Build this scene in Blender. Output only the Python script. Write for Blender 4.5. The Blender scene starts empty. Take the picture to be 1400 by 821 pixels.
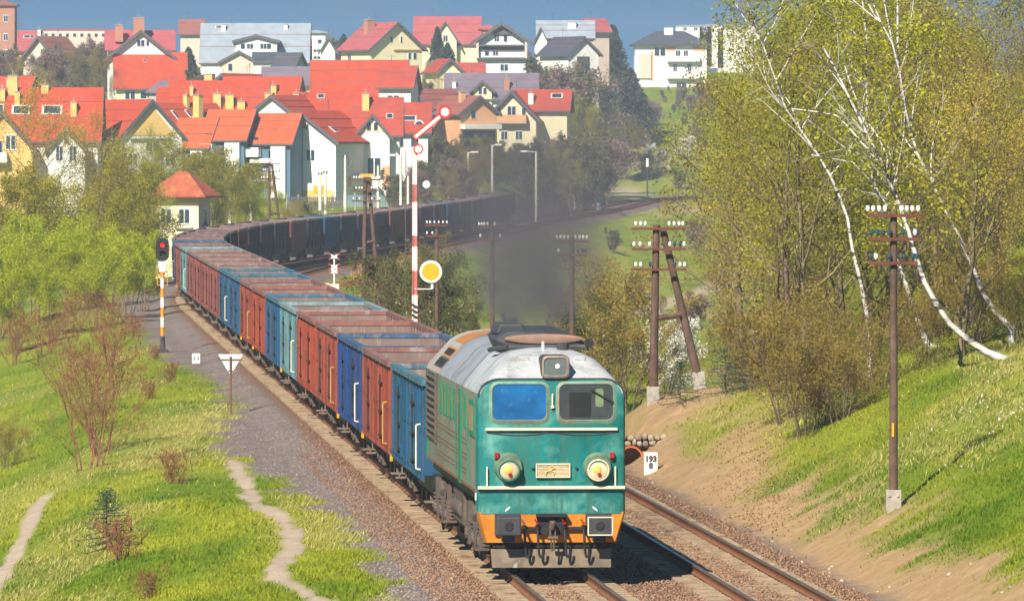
import bpy, bmesh, math, random
import numpy as np
from mathutils import Matrix, Vector
R = math.radians
S = bpy.context.scene
COL = S.collection
F, YH, HC = 9640.0, 208.0, 8.36          # focal length in photo pixels, horizon row, camera height over the rails

# ------------------------------------------------------------------ camera, light, exposure
cam_d = bpy.data.cameras.new('camera'); cam = bpy.data.objects.new('camera', cam_d); COL.objects.link(cam)
cam_d.sensor_fit = 'HORIZONTAL'; cam_d.sensor_width = 36; cam_d.lens = 36*F/1400
cam_d.clip_start = 1; cam_d.clip_end = 8000
cam.location = (0, 0, HC); cam.rotation_euler = (R(90)-math.atan((410.5-YH)/F), 0, 0)
S.camera = cam
W = bpy.data.worlds.new('World'); S.world = W; W.use_nodes = True
SUN_EL, SUN_AZ = R(40), math.atan2(-.52, -1.15)       # direction towards the sun
SUN_STR, SKY_STR, EXPO = 5.0, .078, .74
HAZE_DENS = .0002
SMOKE_DENS = .21
wn = W.node_tree.nodes; wl = W.node_tree.links; wn.clear()
wo = wn.new('ShaderNodeOutputWorld'); bg = wn.new('ShaderNodeBackground'); sky = wn.new('ShaderNodeTexSky')
sky.sky_type = 'NISHITA'; sky.sun_disc = False; sky.sun_elevation = SUN_EL; sky.sun_rotation = SUN_AZ % (2*math.pi)
sky.air_density = 1.1; sky.dust_density = .3; sky.ozone_density = 3.0
tc = wn.new('ShaderNodeTexCoord'); va = wn.new('ShaderNodeVectorMath'); va.operation = 'ADD'; va.inputs[1].default_value = (0, 0, .42)
nv = wn.new('ShaderNodeVectorMath'); nv.operation = 'NORMALIZE'
wl.new(tc.outputs['Generated'], va.inputs[0]); wl.new(va.outputs[0], nv.inputs[0]); wl.new(nv.outputs[0], sky.inputs[0])
# a thin uneven veil of slate cloud low over the hills
mp = wn.new('ShaderNodeMapping'); mp.inputs['Scale'].default_value = (9, 9, 40); wl.new(tc.outputs['Generated'], mp.inputs[0])
nz = wn.new('ShaderNodeTexNoise'); nz.inputs['Scale'].default_value = 1.0; nz.inputs['Detail'].default_value = 5; wl.new(mp.outputs[0], nz.inputs[0])
rp = wn.new('ShaderNodeValToRGB'); rp.color_ramp.elements[0].position = .42; rp.color_ramp.elements[1].position = .72
rp.color_ramp.elements[0].color = (0, 0, 0, 1); rp.color_ramp.elements[1].color = (.8, .8, .8, 1)
wl.new(nz.outputs['Fac'], rp.inputs[0])
mx = wn.new('ShaderNodeMix'); mx.data_type = 'RGBA'; mx.inputs[7].default_value = (1.25, 2.0, 2.9, 1)
hsv = wn.new('ShaderNodeHueSaturation'); hsv.inputs['Saturation'].default_value = 1.75; hsv.inputs['Hue'].default_value = .485; hsv.inputs['Value'].default_value = .78; wl.new(sky.outputs[0], hsv.inputs['Color'])
wl.new(rp.outputs['Color'], mx.inputs[0]); wl.new(hsv.outputs[0], mx.inputs[6])
wl.new(mx.outputs[2], bg.inputs['Color']); bg.inputs['Strength'].default_value = SKY_STR; wl.new(bg.outputs[0], wo.inputs['Surface'])
sd = bpy.data.lights.new('sun', 'SUN'); sd.energy = SUN_STR; sd.angle = R(.5); sd.color = (1, .91, .76)
sun = bpy.data.objects.new('sun', sd); COL.objects.link(sun)
sv = Vector((math.sin(SUN_AZ)*math.cos(SUN_EL), math.cos(SUN_AZ)*math.cos(SUN_EL), math.sin(SUN_EL)))
sun.rotation_euler = sv.to_track_quat('Z', 'Y').to_euler(); sun.location = sv*300
vs = S.view_settings; vs.view_transform = 'Standard'; vs.look = 'None'; vs.gamma = 1; vs.use_curve_mapping = False; vs.exposure = EXPO
cy = S.cycles; cy.max_bounces = 5; cy.diffuse_bounces = 2; cy.glossy_bounces = 2; cy.transmission_bounces = 3; cy.volume_bounces = 0; cy.transparent_max_bounces = 6
cy.use_denoising = True

# ------------------------------------------------------------------ helpers
def tag(o, label=None, cat=None, group=None, kind=None):
    if label: o['label'] = label
    if cat: o['category'] = cat
    if group: o['group'] = group
    if kind: o['kind'] = kind
    return o
def empty(name, loc=(0, 0, 0), rz=0.0):
    o = bpy.data.objects.new(name, None); COL.objects.link(o); o.location = loc; o.rotation_euler = (0, 0, rz)
    o.empty_display_size = .2
    return o
def copy_tree(o, parent=None):
    c = o.copy(); COL.objects.link(c)
    if parent: c.parent = parent
    for ch in list(KIDS.get(o.name, [])):
        k = copy_tree(ch, c); KIDS.setdefault(c.name, []).append(k)
    return c
KIDS = {}
def link(o, parent):
    COL.objects.link(o)
    if parent is not None:
        o.parent = parent; KIDS.setdefault(parent.name, []).append(o)
    return o
class MB:
    def __init__(s): s.v = []; s.f = []; s.m = []
    def add(s, vs, fs, mi=0):
        n = len(s.v); s.v += [tuple(v) for v in vs]; s.f += [tuple(i+n for i in f) for f in fs]; s.m += [mi]*len(fs); return s
    def box(s, c, d, mi=0, rz=0, rx=0, ry=0):
        x, y, z = d[0]/2, d[1]/2, d[2]/2
        vs = [Vector(p) for p in ((-x,-y,-z),(x,-y,-z),(x,y,-z),(-x,y,-z),(-x,-y,z),(x,-y,z),(x,y,z),(-x,y,z))]
        if rz or rx or ry:
            M = Matrix.Rotation(rz, 3, 'Z') @ Matrix.Rotation(ry, 3, 'Y') @ Matrix.Rotation(rx, 3, 'X'); vs = [M @ v for v in vs]
        c = Vector(c)
        return s.add([v+c for v in vs], [(0,3,2,1),(4,5,6,7),(0,1,5,4),(1,2,6,5),(2,3,7,6),(3,0,4,7)], mi)
    def cyl(s, p0, p1, r0, r1=None, n=10, mi=0, caps=True):
        r1 = r0 if r1 is None else r1
        p0, p1 = Vector(p0), Vector(p1); d = (p1-p0).normalized()
        a = d.orthogonal().normalized(); b = d.cross(a)
        ring = [(a*math.cos(2*math.pi*k/n)+b*math.sin(2*math.pi*k/n)) for k in range(n)]
        vs = [p0+q*r0 for q in ring]+[p1+q*r1 for q in ring]
        fs = [(k, (k+1) % n, n+(k+1) % n, n+k) for k in range(n)]
        if caps: fs += [tuple(range(n-1, -1, -1)), tuple(range(n, 2*n))]
        return s.add(vs, fs, mi)
    def tube(s, pts, r, n=7, mi=0):
        for a, b in zip(pts[:-1], pts[1:]): s.cyl(a, b, r, r, n, mi)
        return s
    def prism(s, poly, t0, t1, axis='y', mi=0):
        n = len(poly)
        def P(a, b, t): return (a, t, b) if axis == 'y' else ((t, a, b) if axis == 'x' else (a, b, t))
        vs = [P(a, b, t0) for a, b in poly]+[P(a, b, t1) for a, b in poly]
        return s.add(vs, [tuple(range(n)), tuple(range(2*n-1, n-1, -1))]+[(k, n+k, n+(k+1) % n, (k+1) % n) for k in range(n)], mi)
    def loft(s, secs, cap0=True, cap1=True, closed=True, mi=0):
        n = len(secs[0]); vs = [p for q in secs for p in q]; fs = []
        for i in range(len(secs)-1):
            for k in range(n if closed else n-1):
                fs.append((i*n+k, i*n+(k+1) % n, (i+1)*n+(k+1) % n, (i+1)*n+k))
        if cap0: fs.append(tuple(range(n-1, -1, -1)))
        if cap1: fs.append(tuple((len(secs)-1)*n+k for k in range(n)))
        return s.add(vs, fs, mi)
    def ball(s, c, r, n=8, m=6, mi=0, sc=(1, 1, 1)):
        vs = []; fs = []
        for i in range(m+1):
            t = math.pi*i/m
            for k in range(n):
                p = 2*math.pi*k/n; vs.append((c[0]+r*sc[0]*math.sin(t)*math.cos(p), c[1]+r*sc[1]*math.sin(t)*math.sin(p), c[2]+r*sc[2]*math.cos(t)))
        for i in range(m):
            for k in range(n): fs.append((i*n+k, (i+1)*n+k, (i+1)*n+(k+1) % n, i*n+(k+1) % n))
        return s.add(vs, fs, mi)
    def mesh(s, name, mats, smooth=False):
        me = bpy.data.meshes.new(name); me.from_pydata(s.v, [], s.f)
        for m in (mats if isinstance(mats, (list, tuple)) else [mats]): me.materials.append(m)
        me.polygons.foreach_set('material_index', s.m)
        bm = bmesh.new(); bm.from_mesh(me); bmesh.ops.recalc_face_normals(bm, faces=bm.faces); bm.to_mesh(me); bm.free()
        if smooth:
            me.polygons.foreach_set('use_smooth', [True]*len(me.polygons))
            me.set_sharp_from_angle(angle=R(38))
        me.update(); return me
    def build(s, name, mats, parent=None, smooth=False, bevel=0, loc=None):
        o = bpy.data.objects.new(name, s.mesh(name, mats, smooth)); link(o, parent)
        if bevel:
            b = o.modifiers.new('Bevel', 'BEVEL'); b.width = bevel; b.segments = 2; b.limit_method = 'ANGLE'
        if loc: o.location = loc
        return o
def mesh_np(name, V, Fc, mat, tint=None, smooth=False):
    V = np.asarray(V, np.float32); Fc = np.asarray(Fc, np.int32); k = Fc.shape[1]
    me = bpy.data.meshes.new(name); me.vertices.add(len(V)); me.vertices.foreach_set('co', V.ravel())
    me.loops.add(Fc.size); me.loops.foreach_set('vertex_index', Fc.ravel())
    me.polygons.add(len(Fc)); me.polygons.foreach_set('loop_start', np.arange(0, Fc.size, k, dtype=np.int32))
    me.polygons.foreach_set('loop_total', np.full(len(Fc), k, np.int32))
    if smooth: me.polygons.foreach_set('use_smooth', np.ones(len(Fc), bool))
    me.update(calc_edges=True)
    if tint is not None:
        a = me.attributes.new('tint', 'FLOAT', 'FACE'); a.data.foreach_set('value', np.asarray(tint, np.float32))
    me.materials.append(mat); return me

# ------------------------------------------------------------------ materials
def new_mat(name):
    m = bpy.data.materials.new(name); m.use_nodes = True
    nt = m.node_tree; return m, nt, nt.nodes['Principled BSDF']
def node(nt, typ, **kw):
    n = nt.nodes.new(typ)
    for k, v in kw.items():
        if k.startswith('i_'):
            key = k[2:]; key = int(key) if key.isdigit() else key.replace('_', ' ')
            n.inputs[key].default_value = v
        else: setattr(n, k, v)
    return n
def mixc(nt, fac, a, b):
    n = nt.nodes.new('ShaderNodeMix'); n.data_type = 'RGBA'
    for i, x in ((0, fac), (6, a), (7, b)):
        if hasattr(x, 'links'): nt.links.new(x, n.inputs[i])
        elif i == 0: n.inputs[0].default_value = x
        else: n.inputs[i].default_value = (x[0], x[1], x[2], 1)
    return n.outputs[2]
def ramp(nt, src, p0, p1, c0=(0, 0, 0), c1=(1, 1, 1)):
    n = nt.nodes.new('ShaderNodeValToRGB'); e = n.color_ramp.elements
    e[0].position = p0; e[1].position = p1; e[0].color = (*c0, 1); e[1].color = (*c1, 1)
    nt.links.new(src, n.inputs[0]); return n.outputs['Color']
def coords(nt, rand=True, scale=(1, 1, 1)):
    t = node(nt, 'ShaderNodeTexCoord'); out = t.outputs['Object']
    if rand:
        oi = node(nt, 'ShaderNodeObjectInfo'); m = node(nt, 'ShaderNodeMath', operation='MULTIPLY', i_1=63.0); nt.links.new(oi.outputs['Random'], m.inputs[0])
        a = node(nt, 'ShaderNodeVectorMath', operation='ADD'); nt.links.new(out, a.inputs[0]); nt.links.new(m.outputs[0], a.inputs[1]); out = a.outputs[0]
    mp = node(nt, 'ShaderNodeMapping', i_Scale=scale); nt.links.new(out, mp.inputs[0]); return mp.outputs[0]
def noise(nt, vec, scale, detail=6, rough=.6):
    n = node(nt, 'ShaderNodeTexNoise', i_Scale=scale, i_Detail=detail, i_Roughness=rough); nt.links.new(vec, n.inputs[0]); return n.outputs['Fac']
def mat(name, col, rough=.7, var=.18, scale=2.5, spec=.3, metal=0, rust=None, rust_at=(.52, .68), rust_scale=1.6, streak=None, streak_at=(.5, .75), bump=0, bump_scale=30, coat=0):
    m, nt, b = new_mat(name); v = coords(nt)
    n1 = noise(nt, v, scale)
    c = mixc(nt, ramp(nt, n1, .3, .7), tuple(x*(1-var) for x in col), tuple(min(1, x*(1+var)) for x in col))
    if rust: c = mixc(nt, ramp(nt, noise(nt, v, rust_scale, 9, .68), *rust_at), c, rust)
    if streak:
        vs_ = coords(nt, True, (5, 5, .35)); c = mixc(nt, ramp(nt, noise(nt, vs_, 1.5, 6, .65), *streak_at), c, streak)
    nt.links.new(c, b.inputs['Base Color'])
    b.inputs['Roughness'].default_value = rough; b.inputs['Metallic'].default_value = metal; b.inputs['Specular IOR Level'].default_value = spec
    b.inputs['Coat Weight'].default_value = coat
    if bump:
        bp = node(nt, 'ShaderNodeBump', i_Strength=bump, i_Distance=.03); nt.links.new(noise(nt, v, bump_scale, 4), bp.inputs['Height']); nt.links.new(bp.outputs[0], b.inputs['Normal'])
    return m
def birch_mat():
    m, nt, b = new_mat('birch bark'); v = coords(nt, True, (2.5, 2.5, 9)); c = mixc(nt, ramp(nt, noise(nt, v, .8, 3, .7), .52, .6), (.60, .57, .52), (.06, .05, .045))
    c = mixc(nt, ramp(nt, noise(nt, coords(nt), 1.5, 4), .5, .7), c, (.42, .37, .32)); nt.links.new(c, b.inputs['Base Color']); b.inputs['Roughness'].default_value = .85; return m
def glass(name, col, rough=.08):
    m, nt, b = new_mat(name); v = coords(nt)
    c = mixc(nt, ramp(nt, noise(nt, v, 1.3, 4), .35, .65), tuple(x*.8 for x in col), tuple(x*1.25 for x in col)); nt.links.new(c, b.inputs['Base Color'])
    b.inputs['Roughness'].default_value = rough; b.inputs['Specular IOR Level'].default_value = .6; return m
def leafmat(name, c0, c1, c2=None, trans=.35):
    m, nt, b = new_mat(name)
    at = node(nt, 'ShaderNodeAttribute', attribute_name='tint'); oi = node(nt, 'ShaderNodeObjectInfo')
    c = mixc(nt, at.outputs['Fac'], c0, c1)
    if c2: c = mixc(nt, ramp(nt, at.outputs['Fac'], .86, .9), c, c2)
    hs = node(nt, 'ShaderNodeHueSaturation'); mr = node(nt, 'ShaderNodeMapRange', i_3=.78, i_4=1.22); nt.links.new(oi.outputs['Random'], mr.inputs[0])
    nt.links.new(mr.outputs[0], hs.inputs['Value']); nt.links.new(c, hs.inputs['Color'])
    nt.links.new(hs.outputs[0], b.inputs['Base Color']); b.inputs['Roughness'].default_value = .6; b.inputs['Specular IOR Level'].default_value = .2
    tr = node(nt, 'ShaderNodeBsdfTranslucent'); nt.links.new(hs.outputs[0], tr.inputs[0])
    ms = node(nt, 'ShaderNodeMixShader', i_0=trans); nt.links.new(b.outputs[0], ms.inputs[1]); nt.links.new(tr.outputs[0], ms.inputs[2])
    nt.links.new(ms.outputs[0], nt.nodes['Material Output'].inputs['Surface']); return m

RUST = (.16, .06, .03); DRUST = (.07, .035, .025)
M = dict(
 teal=mat('teal enamel', (.001, .155, .15), .52, .28, 1.6, rust=(.11, .32, .28), rust_at=(.49, .68), rust_scale=1.25, streak=(.04, .13, .10), streak_at=(.48, .7), spec=.3),
 sidegreen=mat('faded side paint', (.23, .235, .185), .65, .18, 1.2, streak=(.16, .12, .08), streak_at=(.5, .75)),
 doorgreen=mat('green side trim', (.01, .19, .11), .5, .2, 3),
 orange=mat('orange apron', (.62, .22, .025), .5, .2, 2.5, rust=(.25, .09, .02), rust_at=(.56, .7), rust_scale=2.2),
 roof=mat('grey roof paint', (.56, .57, .57), .42, .12, 1.0, rust=(.27, .25, .24), rust_at=(.5, .72), rust_scale=1.1, streak=(.22, .19, .17), streak_at=(.56, .8), metal=.25, spec=.5),
 rooforange=mat('orange roof cover', (.42, .17, .04), .6, .25, 2, rust=(.3, .22, .17)),
 soot=mat('sooty steel', (.05, .05, .058), .6, .25, 3),
 black=mat('black steel', (.022, .022, .024), .55, .3, 6),
 steel=mat('dusty running gear', (.10, .082, .07), .75, .3, 5, rust=(.16, .085, .05), rust_at=(.5, .7), rust_scale=3),
 plow=mat('worn plough', (.17, .13, .09), .7, .3, 3, rust=(.32, .32, .32), rust_at=(.58, .64), rust_scale=1.6),
 cream=mat('cream trim', (.74, .68, .5), .5, .1, 4, rust=(.3, .16, .06), rust_at=(.64, .72), rust_scale=6),
 white=mat('white paint', (.8, .8, .78), .55, .05, 4),
 whitedirty=mat('weathered white', (.72, .71, .68), .6, .1, 4, rust=(.42, .4, .36), rust_at=(.58, .75), rust_scale=5),
 red=mat('signal red', (.55, .03, .025), .5, .12, 6),
 crossred=mat('faded crossing red', (.36, .06, .05), .6), redlamp=glass('red lamp glass', (.35, .015, .02)),
 yellow=mat('signal yellow', (.82, .36, .008), .5, .06, 4),
 rustyorange=mat('rusty orange railing', (.45, .17, .04), .7, .3, 4, rust=(.2, .09, .05)), orangepaint=mat('orange stripe', (.75, .26, .02), .55, .1, 6),
 wood=mat('tarred pole wood', (.13, .078, .06), .85, .3, 5, streak=(.06, .035, .028)),
 woodred=mat('crossarm steel', (.14, .045, .03), .75, .25, 6),
 porcelain=mat('white porcelain', (.85, .83, .78), .2, .04, 8, spec=.6),
 darkporc=mat('dark insulator', (.03, .07, .09), .25, .2, 8, spec=.6),
 concrete=mat('concrete', (.36, .33, .29), .9, .2, 6, bump=.4),
 palecon=mat('pale concrete', (.62, .6, .54), .85, .12, 5),
 rail=mat('polished rail head', (.30, .28, .28), .3, .15, 8, metal=.85),
 railside=mat('rusty rail web', (.20, .085, .04), .85, .3, 7),
 sleeper=mat('dusty sleeper', (.33, .25, .165), .9, .3, 2.2, rust=(.17, .09, .05), rust_at=(.5, .66), rust_scale=2.5, bump=.3),
 interior=mat('rusty wagon inside', (.20, .145, .125), .85, .25, 1.2, rust=(.34, .13, .055), rust_at=(.58, .72), rust_scale=.9, streak=(.34, .29, .26), streak_at=(.55, .72)),
 blueglass=mat('blue windscreen', (.008, .115, .32), .08, .35, 1.4, .6, rust=(.16, .30, .46), rust_at=(.6, .7), rust_scale=3), darkglass=glass('dark windscreen', (.045, .055, .06), .1),  # pale patches on the blue pane are painted reflections
 lens=glass('lamp lens', (.66, .55, .36), .1), amber=mat('amber lamp glass', (.8, .5, .12), .25, .1, 8), greylens=glass('grey lamp lens', (.12, .15, .15), .05),
 pane=glass('house pane', (.02, .045, .075)), stone=mat('rubble stone', (.3, .22, .15), .9, .35, 3, bump=.5), pipe=mat('orange clay pipe', (.5, .13, .04), .8, .2, 3),
 bark=mat('grey brown bark', (.17, .125, .09), .9, .3, 3), barkred=mat('red brown twigs', (.24, .095, .06), .9, .3, 3), barkpale=mat('olive brown bark', (.2, .155, .085), .9, .3, 3),
 birch=mat('birch bark', (.56, .53, .48), .8, .12, 3, streak=None),
 gutter=mat('painted gable shadow', (.10, .10, .115), .7, .15, 5), skin=mat('skin', (.5, .28, .2), .6), cloth=mat('blue cloth', (.02, .25, .55), .8), hidewhite=mat('white cloth', (.75, .75, .75), .85),
)
def wagon_paint(name, col, low=None):
    col = tuple(x*.74 for x in col)
    return mat(name, col, .58, .25, .8, rust=tuple(x*.6+.025 for x in col), rust_at=(.55, .75), rust_scale=.9, streak=tuple(x*.45+.02 for x in col), streak_at=(.48, .7))
WCOL = dict(teal=(.006, .115, .25), royal=(.006, .065, .28), blue=(.008, .11, .26), redb=(.36, .07, .04), redo=(.44, .065, .03), cyan=(.13, .34, .39), brown=(.30, .085, .07), navy=(.015, .03, .07))
WP = {k: wagon_paint(k+' wagon paint', v) for k, v in WCOL.items()}
RIMC = dict(teal=(.05, .22, .33), royal=(.04, .14, .3), blue=(.05, .2, .32), redb=(.34, .15, .13), redo=(.38, .14, .12), cyan=(.3, .45, .5), brown=(.34, .2, .18), navy=(.25, .16, .17))
RM = {k: mat('rim '+k, tuple(x*.68 for x in v), .65, .3, 1.5, rust=(.30, .25, .235), rust_at=(.52, .68), rust_scale=2, streak=(.1, .07, .06)) for k, v in RIMC.items()}
ROOFS = dict(red=(.46, .06, .022), red2=(.40, .06, .035), orange=(.50, .10, .032), pink=(.40, .09, .10), grey=(.30, .35, .41), dark=(.06, .07, .10), purple=(.18, .15, .2), brown=(.3, .1, .08))
def tiles(name, col):
    m, nt, b = new_mat(name); v = coords(nt)
    c = mixc(nt, ramp(nt, noise(nt, v, .8, 6), .3, .7), tuple(x*.78 for x in col), tuple(min(1, x*1.15) for x in col))
    c = mixc(nt, ramp(nt, noise(nt, coords(nt, True, (6, 6, .8)), 1.2, 5, .7), .55, .8), c, tuple(x*.5+.05 for x in col)); c = mixc(nt, ramp(nt, noise(nt, v, .35, 4, .7), .5, .7), c, tuple(x*.8+.03 for x in col)); c = mixc(nt, ramp(nt, noise(nt, v, 9, 3), .45, .75), c, tuple(x*.72 for x in col))
    wv = node(nt, 'ShaderNodeTexWave', i_Scale=1.6, i_Distortion=.3); wv.bands_direction = 'Z'; nt.links.new(v, wv.inputs[0])
    bp = node(nt, 'ShaderNodeBump', i_Strength=.35, i_Distance=.05); nt.links.new(wv.outputs['Fac'], bp.inputs['Height']); nt.links.new(bp.outputs[0], b.inputs['Normal'])
    nt.links.new(c, b.inputs['Base Color']); b.inputs['Roughness'].default_value = .75; b.inputs['Specular IOR Level'].default_value = .2; return m
RF = {k: tiles('roof tiles '+k, v) for k, v in ROOFS.items()}
WALLS = dict(white=(.78, .77, .74), cream=(.78, .70, .46), yellow=(.72, .47, .16), orange=(.7, .38, .2), pinkish=(.66, .52, .44), grey=(.42, .43, .45), brick=(.42, .2, .14), blue=(.2, .3, .38), shadeblue=(.09, .17, .25))  # last entry: blue shade of the terrace recesses, put into the wall colour
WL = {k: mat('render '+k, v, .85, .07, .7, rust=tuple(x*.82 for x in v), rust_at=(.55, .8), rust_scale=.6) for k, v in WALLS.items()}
M['birch'] = birch_mat()
LEAF = dict(
 lush=leafmat('lush yellow green', (.27, .27, .012), (.48, .42, .035), trans=.5),
 gold=leafmat('golden buds', (.36, .27, .03), (.54, .41, .06), trans=.4),
 spring=leafmat('spring leaves', (.28, .29, .016), (.53, .50, .045), trans=.5), olive=leafmat('olive buds', (.25, .19, .035), (.45, .33, .06), trans=.45),
 bright=leafmat('fresh leaves', (.31, .39, .008), (.56, .58, .03), trans=.5), rusty=leafmat('rusty buds', (.26, .10, .04), (.40, .20, .06)),
 blossom=leafmat('white blossom', (.6, .58, .5), (.8, .8, .74)), mixed=leafmat('leaves and blossom', (.1, .12, .025), (.2, .19, .05), (.68, .64, .5)),
 conifer=leafmat('dark needles', (.025, .055, .045), (.055, .095, .065), trans=.1), dull=leafmat('hazy brush', (.12, .13, .06), (.2, .18, .09)), mauve=leafmat('mauve twigs', (.2, .14, .125), (.3, .22, .19)),
 pine=leafmat('young pine needles', (.025, .07, .04), (.05, .11, .05), trans=.1))
# ------------------------------------------------------------------ track alignment (Y = metres away from the camera) and terrain
TY = np.arange(0, 2000.0, 1.0)
_h = np.interp(TY, [0, 388, 525, 600, 760, 1000, 1060, 1400, 2000], [-.0713, -.0713, .06, .08, .075, .05, .12, .2, .2])
TX = np.concatenate([[0], np.cumsum((_h[1:]+_h[:-1])/2)]); TX = TX - np.interp(139.7, TY, TX) + .78
TS = np.concatenate([[0], np.cumsum(np.sqrt(np.diff(TX)**2+1))])
def xc(y): return np.interp(y, TY, TX)
def rz(y): return np.interp(y, [0, 590, 700, 760, 1100, 2000], [0, 0, .45, .95, 1.35, 1.6])
def y_at(s): return float(np.interp(s, TS, TY))
S0 = float(np.interp(139.7, TY, TS))
def sst(a, b, x):
    t = np.clip((x-a)/(b-a), 0, 1); return t*t*(3-2*t)
def vnoise(x, y, f, seed=0):
    x = np.asarray(x)*f+seed*17.3; y = np.asarray(y)*f+seed*9.1
    xi = np.floor(x); yi = np.floor(y); fx = x-xi; fy = y-yi; fx = fx*fx*(3-2*fx); fy = fy*fy*(3-2*fy)
    def hsh(a, b): v = np.sin(a*127.1+b*311.7+seed*74.7)*43758.5453; return v-np.floor(v)
    return (hsh(xi, yi)*(1-fx)+hsh(xi+1, yi)*fx)*(1-fy)+(hsh(xi, yi+1)*(1-fx)+hsh(xi+1, yi+1)*fx)*fy
def fbm(x, y, f, seed=0, o=3): return sum(vnoise(x, y, f*2**k, seed+k)*.5**k for k in range(o))/sum(.5**k for k in range(o))
def hill(X, Y):
    L = np.interp(Y, [600, 760, 800, 860, 1000, 1100, 1200, 1320, 1420, 1600, 2600], [0, 1.5, 2.8, 6, 14.5, 19.5, 23.5, 26, 26, 15, -10])
    Rr = np.interp(Y, [700, 1180, 1210, 1250, 1320, 1400, 1480, 1700, 2600], [0, 1.6, 7, 14, 20, 24, 25, 15, -10])
    k = sst(-.006, .012, X/np.maximum(Y, 1)); return L*(1-k)+Rr*k
def zt(X, Y, rough=True):
    X = np.asarray(X, float); Y = np.asarray(Y, float)
    u = X-xc(Y); zr = rz(Y); hl = hill(X, Y)
    far = sst(480, 640, Y)
    left = np.interp(-u, [2.6, 3.8, 5, 8, 11, 15, 20, 30, 80], [-.5, -.55, -.62, -1.0, -1.9, -3.0, -3.7, -4.2, -4.2])
    left = left*(1-far)+far*np.maximum(zr-.6, hl*1.0)
    # right bank
    b = .50*np.maximum(u-6.95, 0); b = np.where(b > 3.6, 3.6+(b-3.6)*.35, b)-.55
    b = np.minimum(b, 7.5)
    near = 1-sst(198, 226, Y); wood = sst(9.5, 16, X)*(1-sst(330, 420, Y))
    E = np.maximum(near, wood)
    val = -.4-3.9*np.interp(Y, [230, 330, 450, 640, 880], [0, .45, 1, 1, 0])*sst(7.5, 20, u)
    val = np.where(Y > 620, np.maximum(val, -.5)*(1-sst(620, 900, Y))+np.maximum(hl, 0)*sst(620, 900, Y)+np.minimum(val+.4, 0)*(1-sst(620, 880, Y)), val)
    right = b*E+val*(1-E)
    right = right+1.15*np.exp(-(((X-4.6)/2.6)**2+((Y-209)/7.5)**2))*sst(6.2, 8.2, u)
    nz = np.where(u < 2, left, right)
    if rough:
        amp = sst(3.6, 6.5, np.abs(u-1.95)-.6)
        nz = nz+amp*((fbm(X, Y, .22, 3)-.5)*.55+(vnoise(X, Y, 1.3, 8)-.5)*.14)
    z = np.where(u < 2, np.interp(-u, [1.75, 2.7], [-.25, -.5]), np.interp(u, [5.7, 6.6], [-.25, -.6]))+zr
    z = np.where((u > -1.75) & (u < 5.7), zr-.25, z)
    w = np.where(u < 2, sst(3.0, 4.4, -u), sst(6.4, 7.4, u))
    return z*(1-w)+nz*w
def hit(px, py):
    Y = np.concatenate([np.arange(90, 700, .5), np.arange(700, 2000, 2.0)])
    X = (px-700)/F*Y; Z = HC-(py-YH)/F*Y; d = Z-zt(X, Y)
    i = int(np.argmax(d < 0)) if (d < 0).any() else len(Y)-1
    return float(X[i]), float(Y[i]), float(zt(X[i], Y[i]))
def at(px, d, rough=True):
    X = (px-700)/F*d; return X, d, float(zt(X, d))
def seg_dist(X, Y, pts):
    D = np.full(X.shape, 1e9)
    for (a, b), (c, e) in zip(pts[:-1], pts[1:]):
        vx, vy = c-a, e-b; t = np.clip(((X-a)*vx+(Y-b)*vy)/(vx*vx+vy*vy+1e-9), 0, 1)
        D = np.minimum(D, np.hypot(X-a-t*vx, Y-b-t*vy))
    return D
P_MAIN = [hit(*p)[:2] for p in ((318, 630), (335, 660), (350, 690), (380, 708), (400, 730), (402, 750), (385, 768), (376, 785), (395, 800), (430, 815), (475, 838))]
P_LEFT = [hit(*p)[:2] for p in ((62, 678), (45, 705), (25, 745), (0, 790), (-30, 840))]
P_FAR = [hit(*p)[:2] for p in ((1012, 365), (985, 390), (950, 402), (905, 415), (870, 430))]
P_FAR2 = [hit(*p)[:2] for p in ((800, 262), (850, 258), (868, 266))]
def grav_edge(Y):
    return np.interp(Y, [120, 140, 172, 200, 222, 239, 270, 300, 330, 400], [3.0, 3.1, 2.9, 4.2, 4.3, 3.0, 2.9, 3.9, 4.2, 4.6])
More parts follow.
